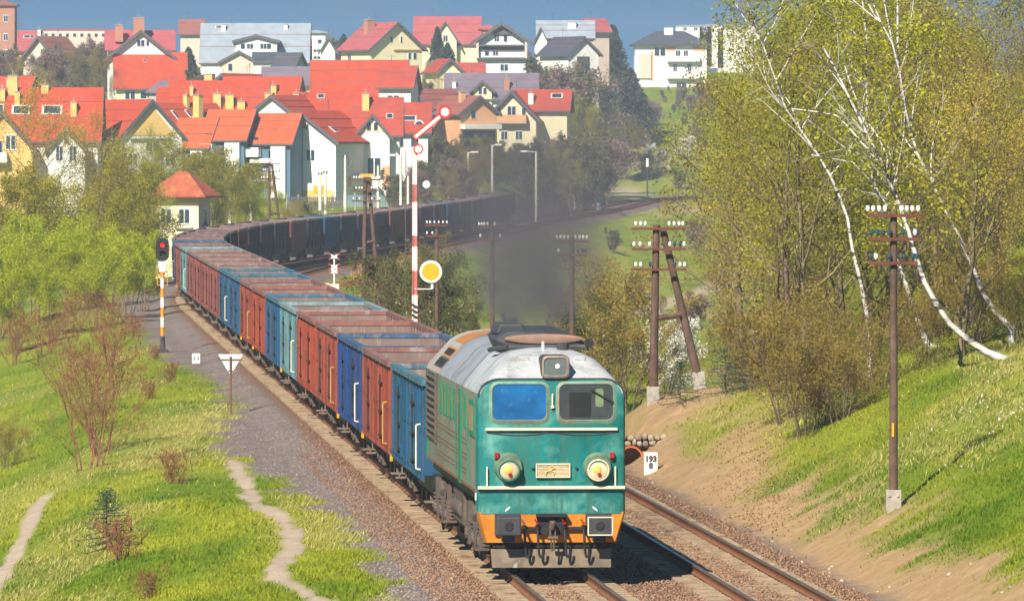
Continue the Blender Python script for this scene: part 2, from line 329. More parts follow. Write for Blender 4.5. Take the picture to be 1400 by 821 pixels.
def masks(X, Y):
    u = X-xc(Y); n = fbm(X, Y, .7, 5); n2 = fbm(X, Y, .25, 11)
    g = np.where(u < 2, sst(.45, -.45, -u-grav_edge(Y)+(n-.5)*2.0), sst(.5, -.5, u-6.7+(n-.5)*.9))
    g = np.maximum(g, 0)
    dr = sst(6.0, 6.6, u)*(1-sst(-.9, .9, u-8.6-(n2-.5)*2.6-(n-.5)*2))*(1-sst(205, 235, Y))
    dr = np.maximum(dr, np.exp(-(((X-4.2)/2.6)**2+((Y-208)/7.0)**2))*1.5*sst(6, 7.5, u)*sst(.3, .55, n+.12))
    gul = np.exp(-(((X-5.9-(Y-178)*.012)/1.1)**2))*sst(160, 172, Y)*(1-sst(192, 205, Y))*.9      # dead leaves below the thicket
    dr = np.maximum(dr, gul*sst(.3, .5, n+.1))
    dr = np.maximum(dr, sst(.62, .75, n2)*sst(230, 300, Y)*.7*sst(6, 9, u))
    dr = np.maximum(dr, np.exp(-((X-.018*Y)/(.0035*Y))**2-((Y-960)/60)**2)*.9)
    dr = np.maximum(dr, np.exp(-((X-.0265*Y)/(.004*Y))**2-((Y-930)/40)**2)*1.2)
    pth = 1-sst(.13, .36, seg_dist(X, Y, P_MAIN)+(n-.5)*.22+(vnoise(X, Y*.5, 2.6, 61)-.5)*.3)
    pth = np.maximum(pth, (1-sst(.12, .34, seg_dist(X, Y, P_LEFT)+(n-.5)*.22)))
    pth = np.maximum(pth, .8*(1-sst(.8, 2.2, seg_dist(X, Y, P_FAR)+(n-.5)*1.2)))
    pth = np.maximum(pth, .9*(1-sst(1.5, 4, seg_dist(X, Y, P_FAR2)+(n-.5)*2)))
    tr = np.maximum(1-sst(1.2, 2.0, np.abs(u)), 1-sst(1.1, 2.4, np.abs(u-3.9)))
    dry = sst(.5, .68, fbm(X, Y*.22, .3, 21))*.5+.75*np.exp(-(((X+9.6)/2.0)**2+((Y-226)/22)**2))
    return np.clip(g, 0, 1), np.clip(dr, 0, 1), np.clip(pth, 0, 1), tr, np.clip(dry, 0, 1), u
def lushness(X, Y): return np.clip((fbm(X, Y*.35, .45, 77, 4)-.3)*2.3, 0, 1)
# the sheet: dense where the photograph looks, coarse to the sides, one fan out past the hill's crest
t_in = np.linspace(-.1, .1, 400); t_out = np.array([.115, .14, .18, .25, .35, .5, .7])
T = np.concatenate([-t_out[::-1], t_in, t_out])
D = [12.0]
while D[-1] < 118: D.append(D[-1]*1.09)
while D[-1] < 2500: D.append(D[-1]*1.0042 if D[-1] < 420 else D[-1]*1.008)
D = np.array(D); TT, DD = np.meshgrid(T, D); GX = TT*DD; GY = DD
GZ = zt(GX, GY); gm = masks(GX, GY)
V = np.stack([GX, GY, GZ], -1).reshape(-1, 3); nr, nc = GX.shape
ii = np.arange(nr*nc).reshape(nr, nc); Fq = np.stack([ii[:-1, :-1], ii[:-1, 1:], ii[1:, 1:], ii[1:, :-1]], -1).reshape(-1, 4)
def ground_mat():
    m, nt, b = new_mat('meadow, gravel and bare earth')
    t = node(nt, 'ShaderNodeTexCoord'); v = t.outputs['Object']
    def at_(n): return node(nt, 'ShaderNodeAttribute', attribute_name=n).outputs['Fac']
    n_big = noise(nt, v, .35, 6); n_mid = noise(nt, v, 2.2, 8, .7); n_fine = noise(nt, v, 14, 8, .75)
    mpv = node(nt, 'ShaderNodeMapping', i_Scale=(1, 1, 1)); nt.links.new(v, mpv.inputs[0])
    gr = mixc(nt, at_('lush'), (.12, .20, .010), (.33, .34, .028)); gr = mixc(nt, ramp(nt, n_mid, .4, .75), gr, (.17, .23, .014))
    gr = mixc(nt, ramp(nt, n_fine, .4, .7), gr, (.12, .17, .014))
    dr = node(nt, 'ShaderNodeMath', operation='MULTIPLY'); nt.links.new(at_('dry'), dr.inputs[0]); nt.links.new(ramp(nt, n_mid, .35, .6), dr.inputs[1])
    gr = mixc(nt, dr.outputs[0], gr, (.34, .30, .09))
    vo = node(nt, 'ShaderNodeTexVoronoi', i_Scale=15.0); nt.links.new(v, vo.inputs[0])
    st = node(nt, 'ShaderNodeSeparateColor'); nt.links.new(vo.outputs['Color'], st.inputs[0])
    gv = mixc(nt, st.outputs[0], (.115, .09, .085), (.30, .25, .235)); gv = mixc(nt, ramp(nt, n_mid, .55, .75), gv, (.25, .18, .12))
    gv = mixc(nt, ramp(nt, n_big, .52, .7), gv, (.15, .115, .105))
    rb = mixc(nt, st.outputs[1], (.13, .06, .035), (.29, .165, .09)); rb = mixc(nt, ramp(nt, n_fine, .5, .8), rb, (.10, .05, .03))
    ea = mixc(nt, ramp(nt, n_mid, .3, .7), (.32, .20, .10), (.50, .345, .19)); ea = mixc(nt, ramp(nt, n_fine, .5, .8), ea, (.25, .15, .075))
    pa = mixc(nt, ramp(nt, n_mid, .3, .7), (.40, .31, .23), (.50, .41, .32))
    c = mixc(nt, at_('dirt'), gr, ea); c = mixc(nt, at_('gravel'), c, gv); c = mixc(nt, at_('track'), c, rb); c = mixc(nt, at_('path'), c, pa)
    nt.links.new(c, b.inputs['Base Color']); b.inputs['Roughness'].default_value = .95; b.inputs['Specular IOR Level'].default_value = .1
    ad = node(nt, 'ShaderNodeMath', operation='ADD'); nt.links.new(n_fine, ad.inputs[0]); nt.links.new(st.outputs[0], ad.inputs[1])
    bp = node(nt, 'ShaderNodeBump', i_Strength=.7, i_Distance=.06); nt.links.new(ad.outputs[0], bp.inputs['Height']); nt.links.new(bp.outputs[0], b.inputs['Normal'])
    return m
gme = mesh_np('ground', V, Fq, ground_mat(), smooth=True)
for nm, a in zip(('gravel', 'dirt', 'path', 'track', 'dry'), gm):
    at_ = gme.attributes.new(nm, 'FLOAT', 'POINT'); at_.data.foreach_set('value', a.reshape(-1).astype(np.float32))
ll = gme.attributes.new('lush', 'FLOAT', 'POINT'); ll.data.foreach_set('value', lushness(GX, GY).reshape(-1).astype(np.float32))
go = bpy.data.objects.new('ground', gme); COL.objects.link(go); tag(go, kind='structure')

# ------------------------------------------------------------------ the two railway tracks
def trk(u, y, dz=0): # point beside the centre line
    h = float(np.interp(y, TY, _h)); return Vector((float(xc(y))+u*math.cos(h), y-u*math.sin(h), float(rz(y))+dz))
def track(off, label, y_end, n_sl):
    root = empty('railway_track', trk(off, 120)); tag(root, label, 'railway track', 'railway tracks'); o0 = root.location.copy()
    ys = list(np.concatenate([np.arange(100, 420, 5.0), np.arange(420, y_end, 12.0)]))
    for s in (-1, 1):
        mb = MB()
        prof = [(-.07, -.17), (.07, -.17), (.035, -.15), (.012, -.13), (.012, -.05), (.037, -.035), (.037, 0), (-.037, 0), (-.037, -.035), (-.012, -.05), (-.012, -.13), (-.035, -.15)]
        mb.loft([[trk(off+s*.753+px, y, pz)-o0 for px, pz in prof] for y in ys])
        n = len(prof)
        for k in range(len(mb.f)):
            mb.m[k] = 1 if k < (len(ys)-1)*n and (k % n) == 6 else 0
        mb.build('rail', [M['railside'], M['rail']], root)
    sy = np.arange(122, 420, .62); rng = random.Random(4)
    order = [y for y in sy if y < 122+n_sl*.62]; rest = [y for y in sy if y >= 122+n_sl*.62]
    base = MB().prism([(-1.3, -.2), (-1.3, -.005), (-1.27, .0), (-.35, 0), (-.3, -.03), (.3, -.03), (.35, 0), (1.27, 0), (1.3, -.005), (1.3, -.2)], -.125, .125).mesh('sleeper', M['sleeper'])
    for y in order:
        o = link(bpy.data.objects.new('sleeper', base), root); o.location = trk(off, y+rng.uniform(-.03, .03), -.182+rng.uniform(-.014, .004))-o0
        o.rotation_euler = (0, 0, .0713+rng.uniform(-.015, .015))
    mb = MB()
    for y in rest:
        mb.box(trk(off, y, -.26+rng.uniform(-.01, .006))-o0, (2.6, .25, .18), 0, -float(np.interp(y, TY, _h)))
    tag(mb.build('sleepers', M['sleeper'], root), kind='stuff')
    return root
track(0.0, 'rusty railway track the freight train is running on', 1150, 90)
track(3.9, 'empty railway track with shiny rails to the right of the locomotive', 1150, 95)
# ------------------------------------------------------------------ the locomotive (x across, y back from the nose, z over the rails)
def loco():
    h0 = -.0713; root = empty('diesel_locomotive', trk(0, 139.7), -h0)
    tag(root, 'teal green diesel locomotive with orange lower front and grey roof heading the freight train', 'locomotive')
    def P(mb, name, m, par=root, **k): return mb.build(name, m, par, **k)
    B, Cc = 1.475, 1.6
    # body sides and rear
    def sec(y, x, z0, z1): return [(-x, y, z0), (-x, y, z1), (-x+.05, y, z1+.03), (x-.05, y, z1+.03), (x, y, z1), (x, y, z0)]
    body = P(MB().loft([sec(.16, B, Cc, 3.58), sec(16.8, B, Cc, 3.58), sec(17.0, B-.08, Cc, 3.56)]), 'body', M['sidegreen'], smooth=True)
    rb = MB()
    for z in (1.86, 1.95, 2.16, 2.25, 2.46, 2.55): rb.box((-B-.006, 8.2, z), (.014, 10.2, .012)); rb.box((B+.006, 8.2, z), (.014, 10.2, .012))
    rb.box((-B-.012, 8.4, Cc+.05), (.03, 16.4, .06)); rb.box((B+.012, 8.4, Cc+.05), (.03, 16.4, .06))
    P(rb, 'side_ribs', mat('rusty seams', (.2, .105, .055), .8))
    for s in (-1, 1):
        x = s*(B+.012)
        lv = P(MB().box((x, 14.6, 2.82), (.02, 2.9, 1.42)), 'louvre_panel', M['black'])
        sl = MB()
        for k in range(10): sl.box((x+s*.03, 14.6, 2.16+.146*k), (.07, 2.86, .022), 0, 0, 0, s*.6)
        sl.box((x+s*.02, 13.1, 2.82), (.05, .1, 1.5)); sl.box((x+s*.02, 16.1, 2.82), (.05, .1, 1.5))
        P(sl, 'slats', M['steel'], lv)
        P(MB().box((s*(B+.01), 16.55, 2.6), (.03, .5, 1.9)), 'corner_panel', M['doorgreen'])
        for k in range(5):
            w = P(MB().box((s*(B+.012), 7.0+1.15*k, 3.12), (.03, .42, .66)), 'side_window', M['doorgreen'], bevel=.01)
            P(MB().box((s*(B+.028), 7.0+1.15*k, 3.14), (.008, .3, .54)), 'pane', M['darkglass'], w)
        dr = P(MB().box((s*(B+.012), 5.1, 2.55), (.035, .75, 1.95)), 'side_door', M['doorgreen'], bevel=.01)
        P(MB().box((s*(B+.034), 5.1, 3.1), (.008, .5, .55)), 'pane', M['darkglass'], dr)
        P(MB().tube([(s*(B+.07), 5.62, 1.7), (s*(B+.07), 5.62, 3.2)], .014), 'handrail', M['doorgreen'])
        w = P(MB().box((s*(B+.012), 3.6, 3.12), (.03, .34, .7)), 'side_window', M['doorgreen'], bevel=.01)
        P(MB().box((s*(B+.028), 3.6, 3.14), (.008, .24, .56)), 'pane', M['darkglass'], w)
        w = P(MB().box((s*(B+.012), 1.45, 3.05), (.035, 1.5, .72)), 'cab_window', M['doorgreen'], bevel=.02)
        P(MB().box((s*(B+.031), 1.45, 3.05), (.008, 1.2, .5)), 'pane', mat('tan blind', (.36, .2, .11), .6), w)
        P(MB().box((s*(B+.014), 2.55, 2.4), (.03, .05, 1.5)), 'door_seam', M['doorgreen'])
    # nose
    def face(y, ins, z0, zt_=3.88):
        b = B-ins; pts = [(-b, y, z0)]
        for k in range(9):
            a = R(180-k*11.25); pts.append((-b+.42+.42*math.cos(a), y, zt_-.36+.34*math.sin(a)))
        for k in range(9):
            a = R(90-k*11.25); pts.append((b-.42+.42*math.cos(a), y, zt_-.36+.34*math.sin(a)))
        pts.append((b, y, z0)); return pts
    P(MB().loft([face(0, .10, 1.2), face(.03, .035, 1.2), face(.10, 0, 1.2), face(.5, -.002, 1.2)]), 'cab_front', M['teal'], smooth=True)
    P(MB().tube([(p[0]*1.004, .02, p[2]+.012) for p in face(0, .03, 3.4)[1:-1]], .02, 6), 'rain_gutter', M['soot'])
    # orange apron with tapered flanks
    P(MB().loft([[(-1.44, .005, 1.235), (1.44, .005, 1.235), (1.27, .06, .63), (-1.27, .06, .63)], [(-1.477, .08, 1.235), (1.477, .08, 1.235), (1.30, .14, .63), (-1.30, .14, .63)],
                 [(-1.477, .55, 1.235), (1.477, .55, 1.235), (1.32, .5, .63), (-1.32, .5, .63)]]), 'buffer_beam', M['orange'], smooth=True)
    P(MB().box((0, .3, .58), (2.3, .35, .1)), 'beam_underside', M['black'])
    # snow plough
    P(MB().loft([[(-1.18, -.08, .14), (-1.2, .06, .5), (0, -.02, .5), (1.2, .06, .5), (1.18, -.08, .14), (0, -.2, .14)],
                 [(-1.18, .0, .14), (-1.2, .14, .5), (0, .06, .5), (1.2, .14, .5), (1.18, .0, .14), (0, -.1, .14)]]), 'snow_plough', M['plow'])
    # windscreens
    def rrect(cx, cz, w, h, r, y, n=5):
        pts = []
        for (sx, sz, a0) in ((1, 1, 0), (-1, 1, 90), (-1, -1, 180), (1, -1, 270)):
            for k in range(n): a = R(a0+k*90/(n-1)); pts.append((cx+sx*(w/2-r)+r*math.cos(a), y, cz+sz*(h/2-r)+r*math.sin(a)))
        return pts
    for cx, g, nm in ((-.635, 'blueglass', 'blue left windscreen with painted reflections'), (.695, 'darkglass', 'dark grey windscreen with wiper')):
        w = MB(); o, i = rrect(cx, 3.40, 1.2, .84, .17, -.006), rrect(cx, 3.415, 1.08, .72, .13, -.03)
        o2 = rrect(cx, 3.40, 1.24, .88, .19, .012); w.loft([o2, o, i, rrect(cx, 3.415, 1.05, .69, .12, .0)], False, False)
        fr = P(w, 'windscreen', [mat('windscreen rubber', (.16, .27, .2), .6, .3, 5, rust=(.25, .14, .07))], smooth=True); fr['label'] = nm
        P(MB().add(rrect(cx, 3.415, 1.07, .71, .12, -.012), [tuple(range(20))]), 'pane', M[g], fr)
        if g == 'darkglass':
            P(MB().add(rrect(cx-.12, 3.36, .44, .5, .05, -.0145), [tuple(range(20))]), 'seat_silhouette', mat('dim cab seat', (.018, .02, .022), .5), fr)
            P(MB().add(rrect(cx+.26, 3.5, .16, .36, .05, -.0145), [tuple(range(20))]), 'far_side_window', mat('green beyond the cab', (.16, .22, .12), .4), fr)
    P(MB().tube([(1.2, -.05, 3.42), (.78, -.06, 3.66)], .012).box((1.2, -.03, 3.42), (.05, .06, .05)), 'wiper', M['black'])
    P(MB().tube([(.02, -.05, 3.35), (.02, -.05, 3.58)], .017).box((.02, -.03, 3.32), (.06, .06, .05)), 'wiper_rest', M['cream'])
    P(MB().box((0, -.045, 2.88), (2.62, .035, .05)).box((-1.2, -.02, 2.88), (.03, .06, .03)).box((1.2, -.02, 2.88), (.03, .06, .03)).box((0, -.02, 2.88), (.03, .06, .03)), 'handrail', M['cream'])
    P(MB().tube([(-1.28+.128*k, -.008, 2.815-.055*abs(math.sin(k*.157*2))) for k in range(21)], .012, 5), 'cable', M['soot'])
    P(MB().box((0, -.035, 1.72), (2.93, .11, .06)), 'foot_ledge', M['cream'], bevel=.01)
    for x in (-1.28, 1.27): P(MB().tube([(x, -.06, 1.76), (x, -.06, 2.14)], .017), 'handrail', M['cream'])
    for x in (-.38, .49): P(MB().cyl((x, 0, 2.13), (x, -.06, 2.13), .035, .03), 'lamp_socket', M['teal'])
    # headlights
    for x, ring in ((-.85, M['teal']), (.92, M['cream'])):
        h = P(MB().cyl((x, .02, 2.12), (x, -.10, 2.11), .30, .26, 24).cyl((x, -.10, 2.08), (x, -.2, 2.07), .215, .205, 24), 'headlight', mat('lamp housing', (.13, .2, .13), .6, .3, 6, rust=(.26, .13, .06)), smooth=True)
        r_ = MB(); r_.loft([[(x+rr*math.cos(a*math.pi/12), y, 2.07+rr*math.sin(a*math.pi/12)) for a in range(24)] for rr, y in ((.215, -.19), (.22, -.225), (.2, -.235), (.19, -.21))], False, False)
        P(r_, 'rim', ring, h, smooth=True)
        P(MB().ball((x, -.19, 2.07), .195, 16, 8, 0, (1, .22, 1)), 'lens', M['lens'], h, smooth=True)
        P(MB().ball((x-.02, -.215, 2.08), .10, 12, 6, 0, (1, .35, 1)), 'reflector', M['amber'], h, smooth=True)
        P(MB().cyl((x+.02, -.225, 1.98), (x+.02, -.245, 1.98), .045, .04, 12), 'marker_lens', M['redlamp'], h)
        P(MB().box((x+(-.24 if x < 0 else .28), -.06, 2.36), (.09, .1, .12)), 'tail_lamp', M['redlamp'], bevel=.012)
    # number grille with its emblem
    g = P(MB().box((.03, -.02, 2.06), (.66, .04, .27)), 'number_grille', mat('grille brass', (.42, .3, .14), .5, .3, 6), bevel=.01)
    b_ = MB()
    for k in range(8): b_.box((.03, -.045, 1.965+.0275*k), (.61, .012, .009))
    P(b_, 'bars', M['cream'], g)
    fr = MB()
    for c, d in (((.03, -.05, 2.19), (.68, .03, .022)), ((.03, -.05, 1.93), (.68, .03, .022)), ((-.3, -.05, 2.06), (.022, .03, .24)), ((.36, -.05, 2.06), (.022, .03, .24))): fr.box(c, d)
    P(fr, 'frame', M['cream'], g)
    em = MB().tube([(-.12, -.06, 1.97), (-.1, -.06, 2.04), (-.02, -.06, 2.06), (.03, -.06, 2.11), (.07, -.06, 2.1)], .016, 5).tube([(-.02, -.06, 2.06), (.06, -.06, 2.03), (.05, -.06, 1.98)], .013, 5).tube([(-.1, -.06, 2.04), (-.14, -.06, 2.02)], .012, 5).tube([(.0, -.06, 2.07), (-.03, -.06, 2.13), (.03, -.06, 2.14)], .012, 5)
    P(em, 'emblem', mat('worn emblem', (.68, .45, .16), .5), g)
    for s in (-1, 1):
        a = MB().box((s*.86+.0, -.005, 1.31), (.1, .012, .022), 0, 0, 0, s*.6).box((s*.86+s*.02, -.005, 1.28), (.1, .012, .016), 0, 0, 0, s*.6); P(a, 'white_mark', M['white'])
    # buffers
    for x, edge in ((-.875, None), (.93, M['cream'])):
        bf = P(MB().cyl((x, .05, .98), (x, -.42, .98), .14, .13, 14).box((x, .0, 1.0), (.5, .06, .42)).box((x, -.2, .74), (.24, .35, .16)), 'buffer', M['soot'])
        P(MB().box((x, -.5, .98), (.48, .07, .37)), 'buffer_plate', M['soot'], bf, bevel=.03)
        P(MB().cyl((x, -.53, .98), (x, -.55, .98), .1, .08, 16), 'wear_disc', M['black'], bf)
        if edge: P(MB().box((x, -.532, 1.155), (.5, .02, .022)).box((x, -.532, .805), (.5, .02, .022)).box((x-.24, -.532, .98), (.022, .02, .37)).box((x+.24, -.532, .98), (.022, .02, .37)), 'white_edge', edge, bf)
    # drawgear and hoses
    cp = P(MB().box((0, -.01, 1.0), (.58, .08, .42)).box((0, -.08, 1.17), (.62, .16, .05)), 'coupler_pocket', M['black'])
    P(MB().box((0, -.2, 1.0), (.1, .36, .14)).tube([(0, -.38, 1.05), (0, -.44, 1.0), (0, -.4, .92), (0, -.32, .92)], .035), 'hook', M['steel'], cp)
    P(MB().tube([(-.05, -.36, .98), (-.05, -.38, .72)], .018).tube([(.05, -.36, .98), (.05, -.38, .72)], .018).cyl((-.1, -.38, .74), (.1, -.38, .74), .04).tube([(-.03, -.38, .72), (-.02, -.36, .48)], .02).tube([(.03, -.38, .72), (.02, -.36, .48)], .02), 'screw_coupling', M['steel'], cp)
    for x, b0 in ((-.55, .1), (-.29, .12), (.25, .1), (.63, .1)):
        P(MB().box((x, -.06, .94), (.07, .1, .08)).tube([(x, -.06, .94), (x, -.2, .9), (x+.01, -.24, .7), (x+.03, -.22, .42), (x+b0*.6, -.22, .34), (x+b0, -.22, .4), (x+b0*1.05, -.22, .52)], .026, 7), 'air_hose', M['black'])
        P(MB().box((x, -.11, 1.02), (.05, .1, .05)).tube([(x, -.12, 1.02), (x-.05, -.14, 1.1)], .014), 'hose_cock', M['redlamp'] if x > -.4 else M['steel'])
    P(MB().box((.45, -.03, .92), (.5, .05, .05)).box((-.45, -.03, .92), (.5, .05, .05)), 'hose_bracket', M['black'])
    P(MB().box((-1.483, .35, 1.56), (.012, .3, .2)), 'data_plate', M['white'])
    # roof
    prof = [(1.475, 3.585), (1.42, 3.70), (1.15, 4.0), (.95, 4.22), (.78, 4.32), (.55, 4.395), (.28, 4.43), (0, 4.44)]
    prof = prof+[(-x, z) for x, z in prof[-2::-1]]
    def rs(y, cap, wf=1): return [(x*wf, y, min(z, cap)-(.0 if z <= cap else -.02*(1-abs(x)))) for x, z in prof]
    P(MB().loft([rs(.02, 3.86, .985), rs(.1, 3.91), rs(.4, 4.08), rs(.8, 4.25), rs(1.25, 4.38), rs(1.7, 9), rs(4.6, 9)], True, True, False), 'cab_roof', M['roof'], smooth=True)
    mid = P(MB().loft([rs(4.6, 9), rs(12.2, 9)], True, True, False), 'roof', mat('middle roof paint', (.34, .35, .38), .45, .15, .9, rust=(.2, .18, .17), rust_at=(.5, .75), metal=.2), smooth=True)
    rear = P(MB().loft([rs(12.2, 9), rs(16.9, 9), rs(17.0, 3.9)], True, True, False), 'roof', mat('rear roof paint', (.36, .33, .30), .55, .15, .9, rust=(.42, .25, .1), rust_at=(.52, .7), rust_scale=1.1), smooth=True); rear['label'] = 'brownish grey rear roof section with vent grille'
    for y in (4.6, 8.2, 12.2):
        P(MB().loft([[(x*1.006, y-.03, z+.01) for x, z in prof], [(x*1.006, y+.03, z+.01) for x, z in prof]], False, False, False), 'roof_seam', M['soot'])
    P(MB().loft([[(x*1.004, 12.6, z+.008) for x, z in prof[3:-3]], [(x*1.004, 15.4, z+.008) for x, z in prof[3:-3]]], False, False, False), 'orange_cover', M['rooforange'])
    for s in (-1, 1):
        nx, nz = .74*s, .67
        for row, mm in ((0, M['soot']), (1, M['rooforange'])):
            gm_ = MB(); tz = row*.27
            for k in range(9):
                gm_.box((s*(1.33-.7*tz)+nx*.02, 12.7+.26*k, 3.80+.78*tz+nz*.02), (.03, .05, .17), 0, 0, 0, s*-.72)
            P(gm_, 'vent_grille', M['black'])
            P(MB().box((s*(1.33-.7*tz)+nx*.006, 13.75, 3.80+.78*tz+nz*.006), (.02, 2.6, .26), 0, 0, 0, s*-.72), 'grille_frame', mm)
    for x in (-.5, .62): P(MB().box((x, .74, 4.25), (.2, .16, .05), 0, 0, .4), 'lifting_lug', M['roof'])
    # roof headlight
    hl = P(MB().loft([[(p[0], p[1], p[2]) for p in rrect(-.0+.08, 4.11, .56, .46, .1, y)] for y in (-.05, .75)]), 'top_headlight', M['soot'], smooth=True)
    rim = MB(); rim.loft([rrect(.08, 4.11, .54, .44, .1, -.055), rrect(.08, 4.11, .47, .37, .09, -.075), rrect(.08, 4.11, .43, .33, .08, -.045)], False, False)
    P(rim, 'rim', mat('lamp rim', (.28, .22, .17), .5, .3, 5), hl, smooth=True)
    P(MB().add(rrect(.08, 4.11, .45, .35, .08, -.052), [tuple(range(20))]), 'lens', M['greylens'], hl)
    P(MB().ball((.12, -.055, 4.12), .05, 10, 6, 0, (1, .3, 1)), 'bulb', M['white'], hl, smooth=True)
    # exhaust silencer, horn, small roof fittings
    hs = MB(); 
    def ex(y, w, z0, z1): return [(-w, y, z0), (-w-.06, y, (z0+z1)/2), (-w*.8, y, z1), (w*.62, y, z1), (w+.04, y, z0+.1), (w, y, z0)]
    hs.loft([ex(2.6, .72, 4.42, 4.62), ex(2.75, .86, 4.40, 4.74), ex(4.0, .88, 4.40, 4.74), ex(6.8, .75, 4.42, 4.76), ex(7.4, .6, 4.42, 4.6)])
    sil = P(hs, 'exhaust_silencer', M['soot'], smooth=True)
    ov = [(.05+.80*math.cos(a*math.pi/14), 2.56, 4.60+.095*math.sin(a*math.pi/14)) for a in range(28)]
    P(MB().loft([[(p[0], 2.72, p[2]) for p in ov], ov, [(.05+(p[0]-.05)*.93, 2.545, 4.60+(p[2]-4.60)*.72) for p in ov]]), 'rusty_heat_shield', mat('heat rusted steel', (.24, .145, .11), .7, .3, 2.5, rust=(.36, .17, .07)), sil, smooth=True)
    P(MB().prism([(-.86, 4.66), (-.2, 4.66), (-.3, 4.88), (-.78, 4.88)], 3.6, 5.4), 'exhaust_stack', M['soot'], sil, bevel=.05)
    P(MB().tube([(-1.0, 3.3, 4.36), (-.95, 2.6, 4.40), (-.7, 2.2, 4.44), (.7, 2.2, 4.45), (.9, 2.1, 4.45)], .05, 8), 'roof_pipe', M['soot'])
    P(MB().cyl((.86, 1.9, 4.55), (.86, 1.35, 4.55), .05, .1, 14).cyl((.86, 1.348, 4.55), (.86, 1.34, 4.55), .085, .085, 14, 1).box((.86, 1.75, 4.46), (.05, .2, .16)), 'horn', [M['soot'], M['black']])
    P(MB().cyl((.34, 1.45, 4.38), (.34, 1.45, 4.55), .11, .14, 14), 'roof_vent', M['soot'])
    P(MB().cyl((-.05, 1.5, 4.38), (-.05, 1.5, 4.58), .04, .03, 8), 'whistle', M['roof'])
    # underframe, tank, bogies
    P(MB().box((0, 8.5, 1.5), (2.7, 16, .24)), 'underframe', M['black'])
    P(MB().box((0, 8.6, .95), (2.6, 3.2, .75)).cyl((-1.2, 7.5, .9), (-1.2, 9.8, .9), .2), 'fuel_tank', M['steel'], bevel=.05)
    for yb in (3.3, 13.9):
        bg_ = MB()
        for s in (-1, 1):
            bg_.box((s*1.12, yb, .86), (.14, 4.3, .24)); bg_.box((s*1.14, yb, .5), (.1, 3.4, .1))
            for k in (-1.85, 0, 1.85):
                bg_.box((s*1.2, yb+k, .56), (.26, .42, .46)); bg_.cyl((s*1.33, yb+k, .55), (s*1.38, yb+k, .55), .14, .12, 10)
                for q in (-.42, .42):
                    for zz in range(5): bg_.cyl((s*1.24, yb+k+q, .5+.08*zz), (s*1.24, yb+k+q, .54+.08*zz), .13, .13, 8)
            bg_.box((s*1.28, yb+.95, 1.05), (.22, .5, .4)); bg_.cyl((s*1.32, yb-.9, 1.0), (s*1.32, yb-.5, 1.15), .1, .1, 8); bg_.box((s*1.3, yb-2.3, .8), (.1, .12, .9)); bg_.box((s*1.3, yb-2.3, .45), (.3, .3, .05))
            bg_.tube([(s*1.3, yb-1.4, 1.2), (s*1.38, yb-1.2, .4), (s*1.34, yb-.9, .22)], .035, 6)
        bo = P(bg_, 'bogie', M['steel'])
        for k in (-1.85, 0, 1.85):
            wh = MB()
            for s in (-1, 1): wh.cyl((s*.68, yb+k, .52), (s*.82, yb+k, .52), .52, .50, 20)
            wh.cyl((-.7, yb+k, .52), (.7, yb+k, .52), .09, .09, 8)
            P(wh, 'wheelset', M['black'], bo)
    return root
loco()

